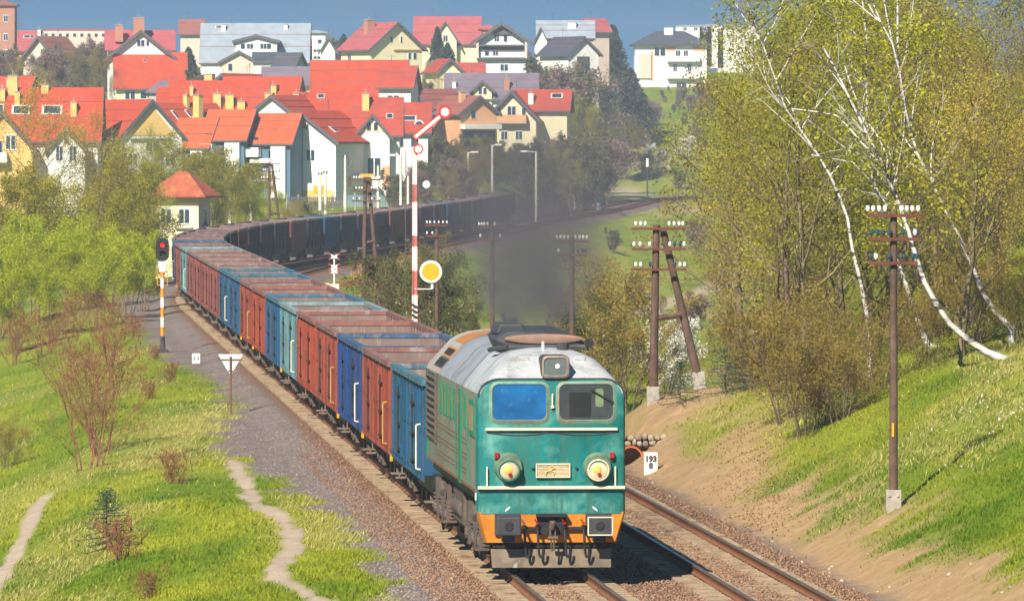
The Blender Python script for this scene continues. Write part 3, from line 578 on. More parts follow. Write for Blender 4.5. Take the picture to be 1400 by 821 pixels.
# ------------------------------------------------------------------ the open wagons
PROTO = {}
WP2 = {k: wagon_paint('sooty '+k, tuple(x*.6+.008 for x in v)) for k, v in WCOL.items()}; WP3 = {k: wagon_paint('rusty '+k, tuple(x*.75+y for x, y in zip(v, (.05, .02, .012)))) for k, v in WCOL.items()}
def wagon_proto(c, detail):
    key = (c, detail)
    if key in PROTO: return PROTO[key]
    paint = WP[c]; D_ = {}
    y0, y1, hw, zb, ztp = .72, 13.32, 1.42, 1.12, 3.2
    b = MB(); pr = random.Random(len(PROTO)*7+1)
    for s in (-1, 1):
        n = 11
        for k in range(n-1):
            ya_ = y0+(y1-y0)*k/(n-1); b.box((s*hw, ya_+(y1-y0)/(n-1)/2, (zb+ztp)/2), (.05+.02*pr.random(), (y1-y0)/(n-1)-.004, ztp-zb), pr.choice((0, 0, 1, 2)))
            b.box((s*(hw+.03), ya_+(y1-y0)/(n-1)*.5, zb+.45), (.03, .05, .8), pr.choice((1, 2)))
        for k in range(n):
            y = y0+.06+(y1-y0-.12)*k/(n-1); b.prism([(s*(hw+.02), zb-.16), (s*(hw+.085), zb-.1), (s*(hw+.085), ztp-.25), (s*(hw+.04), ztp-.06), (s*(hw+.02), ztp-.06)], y-.04, y+.04, 'y', pr.choice((0, 1, 2)))
        for z in (zb+.05, zb+1.0): b.box((s*(hw+.035), (y0+y1)/2, z), (.05, y1-y0, .07))
    for y in (y0, y1):
        b.box((0, y, (zb+ztp)/2), (2*hw+.05, .05, ztp-zb))
        sg = -1 if y == y0 else 1
        for x in (-1.0, -.35, .35, 1.0): b.box((x, y+sg*.06, (zb+ztp)/2-.05), (.09, .09, ztp-zb-.1))
        b.box((0, y+sg*.05, zb+.9), (2*hw, .06, .08))
    D_['body'] = b.mesh('body', [paint, WP2[c], WP3[c]])
    l = MB()
    for s in (-1, 1):
        l.box((s*(hw-.04), (y0+y1)/2, (zb+ztp)/2+.02), (.02, y1-y0-.1, ztp-zb-.08))
        for k in range(8): l.box((s*(hw-.06), y0+.9+1.5*k, (zb+ztp)/2), (.03, .06, ztp-zb-.1))
    for y, q in ((y0, 1), (y1, -1)): l.box((0, y+q*.04, (zb+ztp)/2+.02), (2*hw-.1, .02, ztp-zb-.08))
    l.box((0, (y0+y1)/2, zb+.03), (2*hw-.05, y1-y0-.05, .05)); D_['lining'] = l.mesh('lining', M['interior'])
    r = MB()
    for s in (-1, 1): r.box((s*(hw+.02), (y0+y1)/2, ztp), (.17, y1-y0+.16, .13))
    for y in (y0, y1): r.box((0, y, ztp-.003), (2*hw+.1, .14, .12))
    D_['rim'] = r.mesh('rim', RM[c])
    u = MB().box((0, 7.02, .98), (2.5, 12.6, .24)).box((0, 7.02, .78), (.5, 12.2, .3))
    for s in (-1, 1):
        u.prism([(2.9, .9), (4.2, .55), (9.8, .55), (11.1, .9)], s*1.0-.05, s*1.0+.05, 'x')
    for y in (.6, 13.44): u.box((0, y, 1.0), (2.5, .16, .34))
    D_['underframe'] = u.mesh('underframe', M['black'])
    g = MB()
    for s in (-1, 1):
        g.box((s*.98, 0, .55), (.12, 2.5, .2)); 
        for k in (-.9, .9): g.box((s*1.02, k, .46), (.2, .34, .32)); g.cyl((s*1.12, k, .46), (s*1.16, k, .46), .1, .1, 8)
        g.box((s*1.0, 0, .42), (.16, .5, .28))
    g.box((0, 0, .55), (2.0, .3, .25)); D_['bogie'] = g.mesh('bogie', M['steel'])
    w = MB()
    for s in (-1, 1): w.cyl((s*.68, 0, 0), (s*.81, 0, 0), .46, .45, 16)
    w.cyl((-.7, 0, 0), (.7, 0, 0), .08, .08, 8); D_['wheelset'] = w.mesh('wheelset', M['black'])
    d = MB()  # a pair of drop doors with hinges and latch bars
    d.box((0, 0, .95), (.05, 2.3, 1.75)); d.box((.03*1, 0, .95), (.05, .08, 1.75))
    for y in (-.8, .8): d.box((.03, y, .2), (.06, .1, .3)); d.box((.03, y, 1.6), (.06, .08, .2))
    D_['door'] = d.mesh('door', paint)
    la = MB().box((.07, .0, .9), (.05, .05, 1.6))
    for z in (.2, .8, 1.5): la.box((.08, 0, z), (.07, .22, .07))
    D_['latch'] = la.mesh('latch', M['black'])
    D_['handrail'] = MB().tube([(0, .05, 0), (-.1, .05, .02), (-.1, .05, 1.0), (0, .05, 1.02)], .02, 6).mesh('handrail', M['cream'] if c in ('royal', 'teal', 'blue', 'cyan') else mat('yellow handrail', (.48, .25, .06), .6))
    D_['buffer'] = MB().cyl((0, .1, 0), (0, -.5, 0), .12, .1, 10).cyl((0, -.5, 0), (0, -.55, 0), .23, .22, 14).mesh('buffer', M['steel'])
    st = MB().box((0, 0, 0), (.34, .5, .03)).box((.1, -.2, .2), (.03, .03, .42)).box((.1, .2, .2), (.03, .03, .42)); D_['step'] = st.mesh('step', mat('wagon step', (.2, .15, .11), .8))
    D_['brake_lever'] = MB().box((0, 0, 0), (.06, .2, .2)).mesh('brake_lever', M['yellow'])
    root = empty('open_wagon')
    def pt(k, loc=(0, 0, 0), rz_=0, par=root):
        o = link(bpy.data.objects.new(k, D_[k]), par); o.location = loc; o.rotation_euler = (0, 0, rz_); return o
    for k in ('body', 'lining', 'rim', 'underframe'): pt(k)
    for y in (2.4, 11.64):
        b_ = pt('bogie', (0, y, 0))
        if detail:
            for q in (-.9, .9): pt('wheelset', (0, q, .46), 0, b_)
    if detail:
        for s, a in ((1, 0), (-1, math.pi)):
            for y in (4.1, 9.9):
                dd = pt('door', (s*(hw+.03), y, zb+.02), a); pt('latch', (.0, 0, 0), 0, dd)
        if c in ('teal', 'royal', 'redb', 'cyan'): pt('handrail', (-hw-.1, .85, 1.25)); pt('handrail', (hw+.1, 13.1, 1.25), math.pi)
        for s in (-1, 1):
            pt('buffer', (s*.875, .5, 1.05)); pt('buffer', (s*.875, 13.54, 1.05), math.pi)
        pt('step', (-1.25, 1.1, .52)); pt('step', (-1.25, 12.9, .52))
        if c in ('royal', 'redb', 'blue'): pt('brake_lever', (-1.38, 1.6, .9))
    PROTO[key] = [root, False]
    return PROTO[key]
SEQ_NEAR = ['teal', 'redb', 'royal', 'redb', 'redo', 'cyan', 'blue', 'redo', 'redb', 'blue', 'teal', 'brown', 'brown', 'brown', 'brown', 'cyan', 'brown', 'royal',
       'brown', 'navy', 'blue', 'navy', 'brown', 'navy', 'navy', 'blue', 'brown', 'navy', 'blue', 'brown', 'navy', 'navy', 'blue', 'navy', 'brown', 'navy', 'blue', 'blue', 'navy', 'blue', 'navy', 'blue']
SEQ = SEQ_NEAR[:18]+['brown', 'navy', 'navy', 'navy', 'brown', 'navy', 'navy', 'navy', 'brown', 'navy', 'blue', 'navy', 'navy', 'navy', 'brown', 'navy', 'navy', 'navy', 'blue', 'navy', 'navy', 'navy', 'navy', 'navy']
ORD = 'first second third fourth fifth sixth seventh eighth ninth tenth eleventh twelfth thirteenth fourteenth fifteenth sixteenth seventeenth eighteenth nineteenth twentieth'.split()
CN = dict(teal='teal blue', royal='royal blue', blue='steel blue', redb='brick red', redo='orange red', cyan='pale cyan', brown='brown red', navy='navy')
def ordinal(n):
    if n <= 20: return ORD[n-1]
    t = {2: 'twenty', 3: 'thirty', 4: 'forty'}[n//10]
    return {20: 'twentieth', 30: 'thirtieth', 40: 'fortieth'}[n] if n % 10 == 0 else t+'-'+ORD[n % 10-1]
for n, c in enumerate(SEQ):
    det = n < 19
    pr = wagon_proto(c, det)
    w = pr[0] if not pr[1] else copy_tree(pr[0])
    pr[1] = True
    s = S0+17.62+14.04*n; ya, yb = y_at(s), y_at(s+14.04)
    a, b = trk(0, ya), trk(0, yb); w.location = a; dv = b-a
    w.rotation_euler = (math.asin(dv.z/dv.length), 0, math.atan2(-dv.x, dv.y))
    if n == 0: lb = 'teal blue open wagon coupled directly behind the locomotive'
    elif n == len(SEQ)-1: lb = 'shaded navy open wagon at the very tail of the train'
    elif n < 18: lb = f'{CN[c]} open wagon, {ordinal(n+1)} in line behind the locomotive'
    else: lb = f'{CN[c]} open wagon in the shaded row beyond the curve, {ordinal(n+1)} behind the locomotive'
    tag(w, lb, 'freight wagon', 'open wagons of the freight train')
# ------------------------------------------------------------------ lineside equipment
def zpx(py, d): return HC-(py-YH)/F*d
def insul(mb, x, z, mi=0, y=0, h=.16, r=.062):
    mb.cyl((x, y, z), (x, y, z+h*.35), r*.55, r, 8, mi); mb.cyl((x, y, z+h*.35), (x, y, z+h), r, r*.75, 8, mi)
def crossarm(root, x0, x1, z, xs, dark=(), y=-.14, tilt=0):
    a = MB().box(((x0+x1)/2, y, z), (x1-x0, .07, .07), 0, 0, 0, tilt).build('crossarm', M['woodred'], root)
    for i, x in enumerate(xs):
        mb = MB(); zz = z-(x-(x0+x1)/2)*math.tan(tilt)
        mb.cyl((x, y, zz), (x, y, zz+.12), .012, .014, 6, 1); insul(mb, x, zz+.09, 0, y, .13, .048)
        mb.build('insulator', [M['darkporc'] if i in dark else M['porcelain'], M['woodred']], a)
def single_pole(px, d, ytop, label, arms, dirty=0):
    X, Y, z = at(px, d); root = empty('telegraph_pole', (X, Y, z)); h = zpx(ytop, d)-z
    tag(root, label, 'telegraph pole', 'telegraph poles along the line')
    MB().cyl((0, 0, .1), (0, 0, h), .10, .075, 10).build('pole', M['wood'], root, smooth=True)
    if dirty:
        MB().box((0, .02, .05), (.34, .3, .75)).box((-.09, -.14, .3), (.06, .03, .06)).box((.09, -.14, .3), (.06, .03, .06)).build('concrete_foot', M['concrete'], root, bevel=.02)
        MB().box((-.02, -.1, 1.75), (.05, .02, .3)).build('pole_tag', M['yellow'], root)
        for zz in (1.4, 2.3, 3.3, 4.4, 5.2): MB().cyl((0, 0, zz), (0, 0, zz+.03), .102-.004*zz, .102-.004*zz, 10).build('band', M['steel'], root)
    for (dz, w, xs, dk) in arms: crossarm(root, -w*.5, w*.5, h-dz, xs, dk)
    return root
single_pole(1222, hit(1222, 698)[1], 287, 'dark wooden telegraph pole with concrete foot on the grass bank before the birches',
  [(.12, 1.16, (-.58, -.46, -.33, -.2, .17, .28, .40, .53), ()), (.64, 1.05, (-.5, -.36, -.24, -.1, .2, .46, .52), (0, 1, 2, 3, 4, 6)), (1.17, 1.05, (-.5, -.4, -.1, .22, .42, .5), (0, 2, 3, 4, 5))], 1)
single_pole(782, 236, 324, 'brown telegraph pole standing in the smoke above the locomotive roof', [(.15, 1.1, (-.5, -.38, -.26, -.12, .12, .26, .38, .5), ()), (.6, 1.0, (-.45, .2, .35, .45), (1, 2, 3))])
single_pole(673, 270, 306, 'smoky telegraph pole left of the smoke column behind the wagons', [(.15, 1.1, (-.5, -.4, -.3, -.18, .1), ()), (.6, 1.0, (-.45, -.2, .3), (1,))])
single_pole(597, 329, 305, 'telegraph pole just right of the yellow disc signal', [(.1, 1.1, (-.45, -.3, -.1, .1, .3, .48), ()), (.6, 1.0, (-.45, -.2, .3), (2,))])
# A-frame poles
pv = random.Random(8)
def a_pole(px0, px1, d, ytop, ymid, label):
    X0, Y, z0 = at(px0, d); X1, _, z1 = at(px1, d+.6); root = empty('telegraph_pole', (X0, Y, z0)); tag(root, label, 'telegraph pole', 'telegraph poles along the line')
    h = zpx(ytop, d)-z0; dx = X1-X0; dz = z1-z0
    xt = .16 if dx > .7 else dx*.45
    MB().cyl((0, 0, .1), (xt*.6, 0, h), .135, .1, 10).build('pole', M['wood'], root, smooth=True)
    MB().cyl((dx, .6, dz+.1), (xt+.12, .08, h-.1), .135, .1, 10).build('pole', M['wood'], root, smooth=True)
    zm = zpx(ymid, d)-z0; f_ = zm/h
    MB().cyl((.1*f_, 0, zm-.05), (dx+(xt-dx)*f_, .25, zm+.06), .085, .085, 8).build('brace', M['wood'], root)
    for x, y, zz in ((0, 0, 0), (dx, .6, dz)): MB().box((x, y, zz), (.38, .34, 1.0), 0, 0, .0, -.1 if x else 0).build('concrete_foot', M['concrete'], root, bevel=.03)
    for k, (dz_, hw) in enumerate(((.12, .8), (.72, .8), (1.32, .82))):
        xs = [-.7, -.54, -.38, -.24, .3, .46, .62, .74]
        crossarm(root, xt-hw, xt+hw, h-dz_, [xt+x+pv.uniform(-.03, .03) for x in xs if pv.random() < (.95, .85, .8)[k]], [i for i in range(8) if k and pv.random() < .3], -.16)
    return root
a_pole(893, 957, 208, 307, 433, 'two-legged wooden telegraph pole with three crossarms on the earth mound')
a_pole(497, 520, 400, 243, 331, 'far two-legged telegraph pole in front of the shaded wagon row')
a_pole(367, 388, 560, 222, 292, 'farthest two-legged telegraph pole, thick with insulators, before the terraced houses')
# colour light signal, left of the train
X, Y, z = at(222, 313); r = empty('colour_light_signal', (X, Y, z)); tag(r, 'red light signal on an orange and white striped post beside the gravel', 'signal')
MB().box((0, 0, .06), (.5, .4, .16)).cyl((0, 0, .1), (0, 0, .75), .13, .10, 10).build('base', M['soot'], r)
p = MB(); n = 7; z0, z1 = .72, 3.75
for k in range(n): p.cyl((0, 0, z0+(z1-z0)*k/n), (0, 0, z0+(z1-z0)*(k+1)/n), .085, .085, 10, k % 2)
p.build('post', [M['orangepaint'], M['white']], r, smooth=True)
MB().tube([(-.22, 0, 3.0), (.22, 0, 3.0)], .02).tube([(-.22, 0, 3.0), (-.22, 0, 3.6)], .02).tube([(.22, 0, 3.0), (.22, 0, 3.6)], .02).tube([(-.22, 0, 3.6), (.22, 0, 3.6)], .02).build('ladder_cage', M['orangepaint'], r)
MB().prism([(-.12, 3.6), (.12, 3.6), (.2, 4.05), (-.2, 4.05)], -.1, .1).build('head_bracket', M['white'], r)
pl = []
for k in range(20):
    a = 2*math.pi*k/20; pl.append((.30*math.cos(a), 4.55+(.26 if math.sin(a) > 0 else .26)*math.sin(a)+(.3 if math.sin(a) > 0 else -.22)*(1 if abs(math.sin(a)) > .01 else 0)))
hd = MB().prism(pl, -.06, .02).box((0, .12, 4.6), (.36, .2, .7)).build('signal_head', M['black'], r, bevel=.01)
for zz, on in ((4.78, 1), (4.42, 0)):
    lm, nt, b = new_mat('lit red lamp' if on else 'unlit lamp'); b.inputs['Base Color'].default_value = (.7, .01, .01, 1) if on else (.03, .03, .035, 1)
    if on: b.inputs['Emission Color'].default_value = (1, .02, .015, 1); b.inputs['Emission Strength'].default_value = 1.2
    MB().cyl((0, -.06, zz), (0, -.075, zz), .1, .1, 14).build('red_lamp' if on else 'dark_lamp', lm, hd)
    h_ = MB(); h_.loft([[(.13*math.cos(R(a)), y, zz+.13*math.sin(R(a))) for a in range(-10, 191, 20)] for y in (-.06, -.24)], False, False, False); h_.build('hood', M['black'], hd)
# white triangle board seen from behind
X, Y, z = at(315, 239); r = empty('speed_board', (X, Y, z)); tag(r, 'white downward triangle sign on a thin rusty post at the gravel edge', 'sign')
MB().cyl((0, -.02, -.2), (0, -.02, 1.95), .035, .035, 8).build('post', mat('rusty post', (.2, .09, .06), .8, .3, 6), r)
MB().prism([(-.42, 2.02), (.42, 2.02), (.0, 1.3)], .02, .045).build('board', mat('white board', (.72, .74, .76), .5), r)
MB().prism([(-.40, 1.86), (.40, 1.86), (.40, 1.81), (-.40, 1.81)][::1], .0, .019).box((0, .01, 1.46), (.16, .018, .03)).build('bracket', M['steel'], r)
# small white plate and the stone marker with its figures
def plate(px, py, w, h, name, label, cat, txt=None):
    X, Y, z = hit(px, py); r = empty(name, (X, Y, z)); tag(r, label, cat)
    MB().prism([(-w/2, -.3), (w/2, -.3), (w/2, h*.96), (w*.42, h), (-w*.42, h), (-w/2, h*.96)], -.06, .06).build('slab', M['whitedirty'], r, bevel=.01)
    for s, zz, sz in (txt or []):
        c = bpy.data.curves.new('lettering', 'FONT'); c.body = s; c.size = sz*1.08; c.align_x = 'CENTER'; c.extrude = .004; c.offset = .011; c.materials.append(M['soot'])
        o = bpy.data.objects.new('lettering', c); COL.objects.link(o); bpy.context.view_layer.update(); me = bpy.data.meshes.new_from_object(o); bpy.data.objects.remove(o)
        o = link(bpy.data.objects.new('lettering', me), r); o.location = (0, -.066, zz); o.rotation_euler = (R(90), 0, 0)
    return r
plate(890, 648, .38, .58, 'kilometre_stone', 'white kilometre stone reading 193 over 8 beside the drain pipe', 'marker stone', [('193', .33, .2), ('8', .14, .2)])
plate(268, 497, .34, .42, 'white_marker', 'small white marker plate standing at the edge of gravel and grass', 'marker stone', [('1 1', .14, .2)])
# culvert: orange pipe in a rubble headwall
X, Y, z = hit(880, 640); Y += 3.0; X = (880-700)/F*Y; r = empty('culvert_headwall', (X, Y, -.65)); tag(r, 'dry rubble stone headwall set into the earth mound behind the marker stone', 'stone wall')
rng = random.Random(3)
for row in range(6):
    x = -1.2+rng.uniform(-.1, 0)
    while x < .75:
        w = rng.uniform(.13, .3); zz = .1+row*.155+rng.uniform(-.03, .03)
        if not (abs(x+w/2+.36) < .36 and zz < .62):
            mb = MB().ball((x+w/2, rng.uniform(-.04, .04), zz), .5, 7, 5, 0, (w*1.08, .5, rng.uniform(.15, .24)))
            mb.build('stone', mat('field stone', [(.36, .30, .22), (.42, .34, .25), (.27, .2, .15), (.38, .24, .15), (.46, .41, .35), (.3, .26, .22)][len([k for k in bpy.data.materials if k.name.startswith('field stone')])], .9, .25, 4) if len([k for k in bpy.data.materials if k.name.startswith('field stone')]) < 6 else rng.choice([k for k in bpy.data.materials if k.name.startswith('field stone')]), r, smooth=True)
        x += w
MB().box((-.2, .45, .45), (2.1, .5, .9)).build('backing', M['stone'], r)
rp_ = empty('drain_pipe', (X-.36, Y-.15, -.65)); tag(rp_, 'orange clay drain pipe opening in the rubble headwall', 'pipe')
pm = MB()
pm.loft([[(rr*math.cos(a*math.pi/12), y, .32+rr*math.sin(a*math.pi/12)) for a in range(24)] for rr, y in ((.34, .5), (.34, -.28), (.29, -.28), (.285, .9))], False, False)
pm.build('barrel', M['pipe'], rp_, smooth=True); MB().cyl((0, .85, .32), (0, .88, .32), .29, .29, 20).build('dark_bore', M['black'], rp_)
# semaphore
X, Y, z = at(567, 320); r = empty('semaphore_signal', (X, Y, z)); tag(r, 'tall red and white semaphore mast with raised arm and yellow disc', 'signal')
s_ = F/320
def zy(py): return zpx(py, 320)-z
mast = MB(); bands = [(475, 403, 1), (403, 370, 2), (370, 337, 1), (337, 322, 2), (322, 276, 1), (276, 252, 2), (252, 200, 1)]
for a, b, k in bands:
    za, zb_ = zy(a), zy(b); w = .095-.003*max(0, za)
    for q in (-1, 1): mast.box((q*w, 0, (za+zb_)/2), (.05, .1, zb_-za), k)
    mast.box((0, .03, (za+zb_)/2), (2*w-.05, .03, zb_-za), k)
    if k == 1:
        for q in (-1, 1): mast.box((q*(w+.034), 0, (za+zb_)/2), (.018, .1, zb_-za), 0)
mo = mast.build('mast', [M['red'], M['white'], mat('faded red band', (.5, .13, .12), .6)], r)
for k in range(3): MB().box((0, -.06, zy(418+7*k)), (.3, .03, .1), 0, 0, 0, .5).build('band', M['black'], mo)
MB().tube([(-.42, .05, zy(475)), (-.40, .05, zy(206))], .02).build('ladder_rail', M['steel'], r)
def disc(cx, cz, ro, ri, m0, m1, nm, par, y=-.14):
    o = MB().cyl((cx, y, cz), (cx, y-.03, cz), ro, ro, 28).build(nm, m0, par); MB().cyl((cx, y-.031, cz), (cx, y-.04, cz), ri, ri, 28).build('disc_centre', m1, o); return o
def sx(px): return (px-567)/s_
disc(sx(572), zy(204), .23, .16, M['red'], M['white'], 'counterweight_disc', r)
a0 = Vector((sx(567), -.1, zy(188))); a1 = Vector((sx(607), -.1, zy(155))); dv = a1-a0; ang = -math.atan2(dv.z, dv.x); mid_ = (a0+a1)/2
am = MB().box(mid_, (dv.length+.1, .03, .26), 0, 0, 0, ang).build('semaphore_arm', M['red'], r)
MB().box(mid_+Vector((0, -.02, 0)), (dv.length-.05, .02, .14), 0, 0, 0, ang).build('white_stripe', M['white'], am)
disc(a1.x+.05, a1.z+.06, .31, .19, M['red'], M['white'], 'arm_disc', am)
MB().box((sx(569), 0, zy(195)), (.2, .14, .7)).build('spectacle_bracket', M['steel'], r)
disc(sx(583), zy(252), .20, .17, M['steel'], M['white'], 'white_lamp', r)
MB().tube([(0, 0, zy(395)), (sx(591), -.05, zy(395))], .025).tube([(sx(591), -.05, zy(395)), (sx(591), -.08, zy(372))], .07).build('disc_bracket', M['white'], r)
disc(sx(589), zy(371), .51, .40, M['white'], M['yellow'], 'distant_disc', r, -.16)
MB().ball((sx(592), -.12, zy(398)), .12, 10, 6).build('lamp', M['black'], r)
# footbridge with orange railings and the crossed boards of the level crossing
X, Y, z = at(470, 408); zb = zpx(384, 408); r = empty('culvert_bridge', (X, Y, zb-1.6)); tag(r, 'small rusty bridge with orange railings beside the far two-legged pole', 'bridge')
MB().box((.25, 0, 1.45), (3.8, 1.4, .3), 0, .05, 0, -.06).build('deck', M['railside'], r); MB().box((-.7, 0, .6), (.9, 1.6, 1.7)).build('abutment', M['palecon'], r)
mb = MB()
for k in range(9): mb.box((.45+.14*k, -.6, 2.05+.05*k*.3), (.05, .06, .9))
mb.box((1.0, -.6, 2.5), (1.4, .07, .08), 0, 0, 0, -.1); mb.build('railing', M['rustyorange'], r)
MB().box((-1.1, -.85, 1.2), (.5, .04, .6)).build('warning_board', M['cream'], r)
X, Y, z = at(457, 404); zb = zpx(385, 404); r = empty('crossing_sign', (X, Y, zb-1)); tag(r, 'red and white double crossed boards of the level crossing before the dark wagons', 'sign')
MB().cyl((0, 0, 0), (0, 0, 2.4), .05, .05, 8).build('post', M['whitedirty'], r)
for zz in (2.45, 1.85, 1.6):
    for q in (-1, 1):
        c = MB().box((0, -.06-.02*q, zz), (.72, .02, .09), 0, 0, 0, q*.5).build('crossed_board', M['white'], r)
        for e in (-1, 1): MB().box((e*.25, -.075-.02*q, zz-e*.25*math.tan(q*.5)), (.17, .008, .09), 0, 0, 0, q*.5).build('red_end', M['crossred'], c)
# slim far masts and lamps
def mast_(px, d, ytop, label, kind, colr='palecon', ybot=None, arm=0):
    X, Y, z = at(px, d); h = zpx(ytop, d)-z; r = empty(kind, (X, Y, z-.2)); tag(r, label, kind.replace('_', ' '))
    MB().cyl((0, 0, 0), (0, 0, h+.2), .17, .12, 8).build('post', M[colr], r)
    if kind == 'street_lamp':
        MB().tube([(0, 0, h+.1), (arm, 0, h+.25)], .06).build('arm', M[colr], r); MB().box((arm, 0, h+.2), (.75, .3, .2)).build('lamp_head', M['white'], r, bevel=.05)
    else:
        MB().box((0, 0, h+.1), (.5, .12, .3)).build('cap_fitting', M['soot'] if kind == 'mast' else M['white'], r)
    return r
mast_(314, 640, 238, 'slim grey mast just right of the tiled signal box', 'mast')
mast_(343, 640, 240, 'slim grey mast between the signal box and the insulator-covered pole', 'mast')
mast_(438, 760, 236, 'left one of the twin grey masts before the tall white gable house', 'mast')
mast_(445, 760, 234, 'right one of the twin grey masts before the tall white gable house', 'mast')
mast_(472, 740, 212, 'grey mast before the right corner of the tall white gable house', 'mast')
mast_(517, 720, 226, 'pale mast in front of the yellow-footed white house', 'mast')
mast_(548, 720, 212, 'white street lamp with curved arm left of the semaphore', 'street_lamp', 'palecon', None, -.9)
mast_(558, 690, 240, 'thin pale mast close behind the semaphore', 'mast')
mast_(640, 800, 208, 'pale lamp post with white head right of the semaphore', 'street_lamp', 'palecon', None, .8)
mast_(673, 800, 198, 'pale lamp post with a short arm below the cream gabled house', 'street_lamp', 'palecon', None, .7)
mast_(733, 760, 207, 'white street lamp with a long left arm above the smoke', 'street_lamp', 'palecon', None, -1.3)
mast_(785, 900, 235, 'twin-lamp post in the meadow beyond the tail of the train', 'street_lamp', 'palecon', None, .6)
X, Y, z = at(885, 1085); r = empty('signal_post', (X, Y, z)); tag(r, 'dark signal post with white head beside the far curving track', 'signal')
MB().cyl((0, 0, 0), (0, 0, 5.4), .13, .1, 8).build('post', M['soot'], r); MB().box((0, 0, 5.8), (.4, .3, 1.3)).build('head', M['white'], r, bevel=.05)
X, Y, z = at(437, 770); r = empty('crossing_light', (X, Y, z)); tag(r, 'pair of yellow signal heads on a white post before the terraced houses', 'signal')
MB().cyl((0, 0, 0), (0, 0, 2.0), .12, .12, 8).build('post', M['white'], r)
for q in (-.45, .45): MB().box((q, 0, 2.3), (.5, .2, .95)).build('signal_head', M['yellow'], r, bevel=.06)
X, Y, z = at(818, 880); r = MB().ball((0, 0, .25), .42, 10, 7, 0, (1, .7, .75)).ball((.0, -.1, .75), .2, 8, 6).cyl((-.2, 0, .0), (-.2, 0, -.4), .08, .08, 6).cyl((.2, 0, 0), (.2, 0, -.4), .08, .08, 6).build('white_shelter_box', M['white']); r.location = (X, Y, z+.3); tag(r, 'small white lineside box by the tracks beyond the smoke', 'lineside box')
# someone walking in the meadow, and their dog
def skin_body(name, pts, edges, rad, mat_, par):
    me = bpy.data.meshes.new(name); me.from_pydata(pts, edges, []); me.materials.append(mat_)
    o = link(bpy.data.objects.new(name, me), par); sk = o.modifiers.new('Skin', 'SKIN')
    for i, v in enumerate(me.skin_vertices[0].data): v.radius = (rad[i], rad[i]); v.use_root = (i == 0)
    sk.use_smooth_shade = True; ss = o.modifiers.new('Subdivision', 'SUBSURF'); ss.levels = ss.render_levels = 1
    return o
X, Y, z = hit(886, 417); r = empty('person', (X, Y, z), .5); tag(r, 'person in a white top and bright blue skirt walking in the meadow', 'person'); r.scale = (1.0,)*3
pts = [(0, 0, .92), (0, 0, 1.12), (0, 0, 1.35), (0, -.01, 1.47), (0, -.02, 1.56), (0, -.02, 1.66), (-.19, 0, 1.38), (-.25, .03, 1.12), (-.24, -.08, .88), (.19, 0, 1.38), (.25, -.05, 1.12), (.24, -.14, .9),
       (-.1, 0, .86), (-.11, -.1, .48), (-.11, .02, .07), (-.11, -.13, .03), (.1, 0, .86), (.11, .08, .48), (.11, .2, .1), (.11, .08, .03)]
ed = [(0, 1), (1, 2), (2, 3), (3, 4), (4, 5), (2, 6), (6, 7), (7, 8), (2, 9), (9, 10), (10, 11), (0, 12), (12, 13), (13, 14), (14, 15), (0, 16), (16, 17), (17, 18), (18, 19)]
rd = [.14, .13, .14, .06, .1, .1, .06, .045, .035, .06, .045, .035, .085, .06, .045, .035, .085, .06, .045, .035]
skin_body('body', pts, ed, rd, M['skin'], r)
def rings(mb, lst, n=12): mb.loft([[(cx+rx*math.cos(2*math.pi*k/n), cy_+ry*math.sin(2*math.pi*k/n), zz) for k in range(n)] for cx, cy_, zz, rx, ry in lst])
mb = MB(); rings(mb, [(0, 0, .95, .19, .15), (0, 0, 1.12, .18, .145), (0, 0, 1.3, .21, .15), (0, 0, 1.41, .2, .12), (0, 0, 1.45, .09, .08)])
for q in (-1, 1): mb.cyl((q*.19, 0, 1.38), (q*.25, q*-.02, 1.14), .08, .07, 8)
mb.build('white_top', M['hidewhite'], r, smooth=True)
mb = MB(); rings(mb, [(0, 0, .97, .17, .14), (0, 0, .8, .21, .18), (0, 0, .56, .25, .22)]); mb.build('blue_skirt', M['cloth'], r, smooth=True)
MB().ball((0, .01, 1.66), .118, 10, 8).build('hair', mat('auburn hair', (.3, .12, .06), .8), r, smooth=True)
X, Y, z = hit(907, 414); r = empty('dog', (X, Y, z), 1.2); tag(r, 'small dark dog trotting behind the walking person', 'dog')
pts = [(.28, 0, .42), (0, 0, .42), (-.25, 0, .45), (-.38, 0, .56), (-.5, 0, .6), (-.62, 0, .56), (-.24, -.08, .28), (-.24, -.08, .03), (-.2, .08, .28), (-.17, .08, .03), (.3, -.08, .3), (.36, -.08, .16), (.33, -.08, .02), (.3, .08, .3), (.38, .08, .16), (.35, .08, .02), (.42, 0, .5), (.52, 0, .6)]
ed = [(0, 1), (1, 2), (2, 3), (3, 4), (4, 5), (2, 6), (6, 7), (2, 8), (8, 9), (0, 10), (10, 11), (11, 12), (0, 13), (13, 14), (14, 15), (0, 16), (16, 17)]
rd = [.11, .115, .13, .08, .09, .045, .05, .03, .05, .03, .06, .035, .028, .06, .035, .028, .03, .02]
skin_body('body', pts, ed, rd, mat('dark fur', (.02, .02, .024), .8), r)
MB().prism([(-.03, .66), (.03, .66), (0, .76)], -.07, -.04).prism([(-.03, .66), (.03, .66), (0, .76)], .04, .07).build('ears', mat('dark fur ear', (.02, .02, .024), .8), r).location = (-.47, 0, 0)
X, Y, z = at(915, 216); o = MB().cyl((0, 0, -.2), (0, 0, .7), .03, .03, 6).build('rusty_stake', M['railside']); o.location = (X, Y, z); tag(o, 'thin rusty stake between the legs of the near two-legged pole', 'stake')
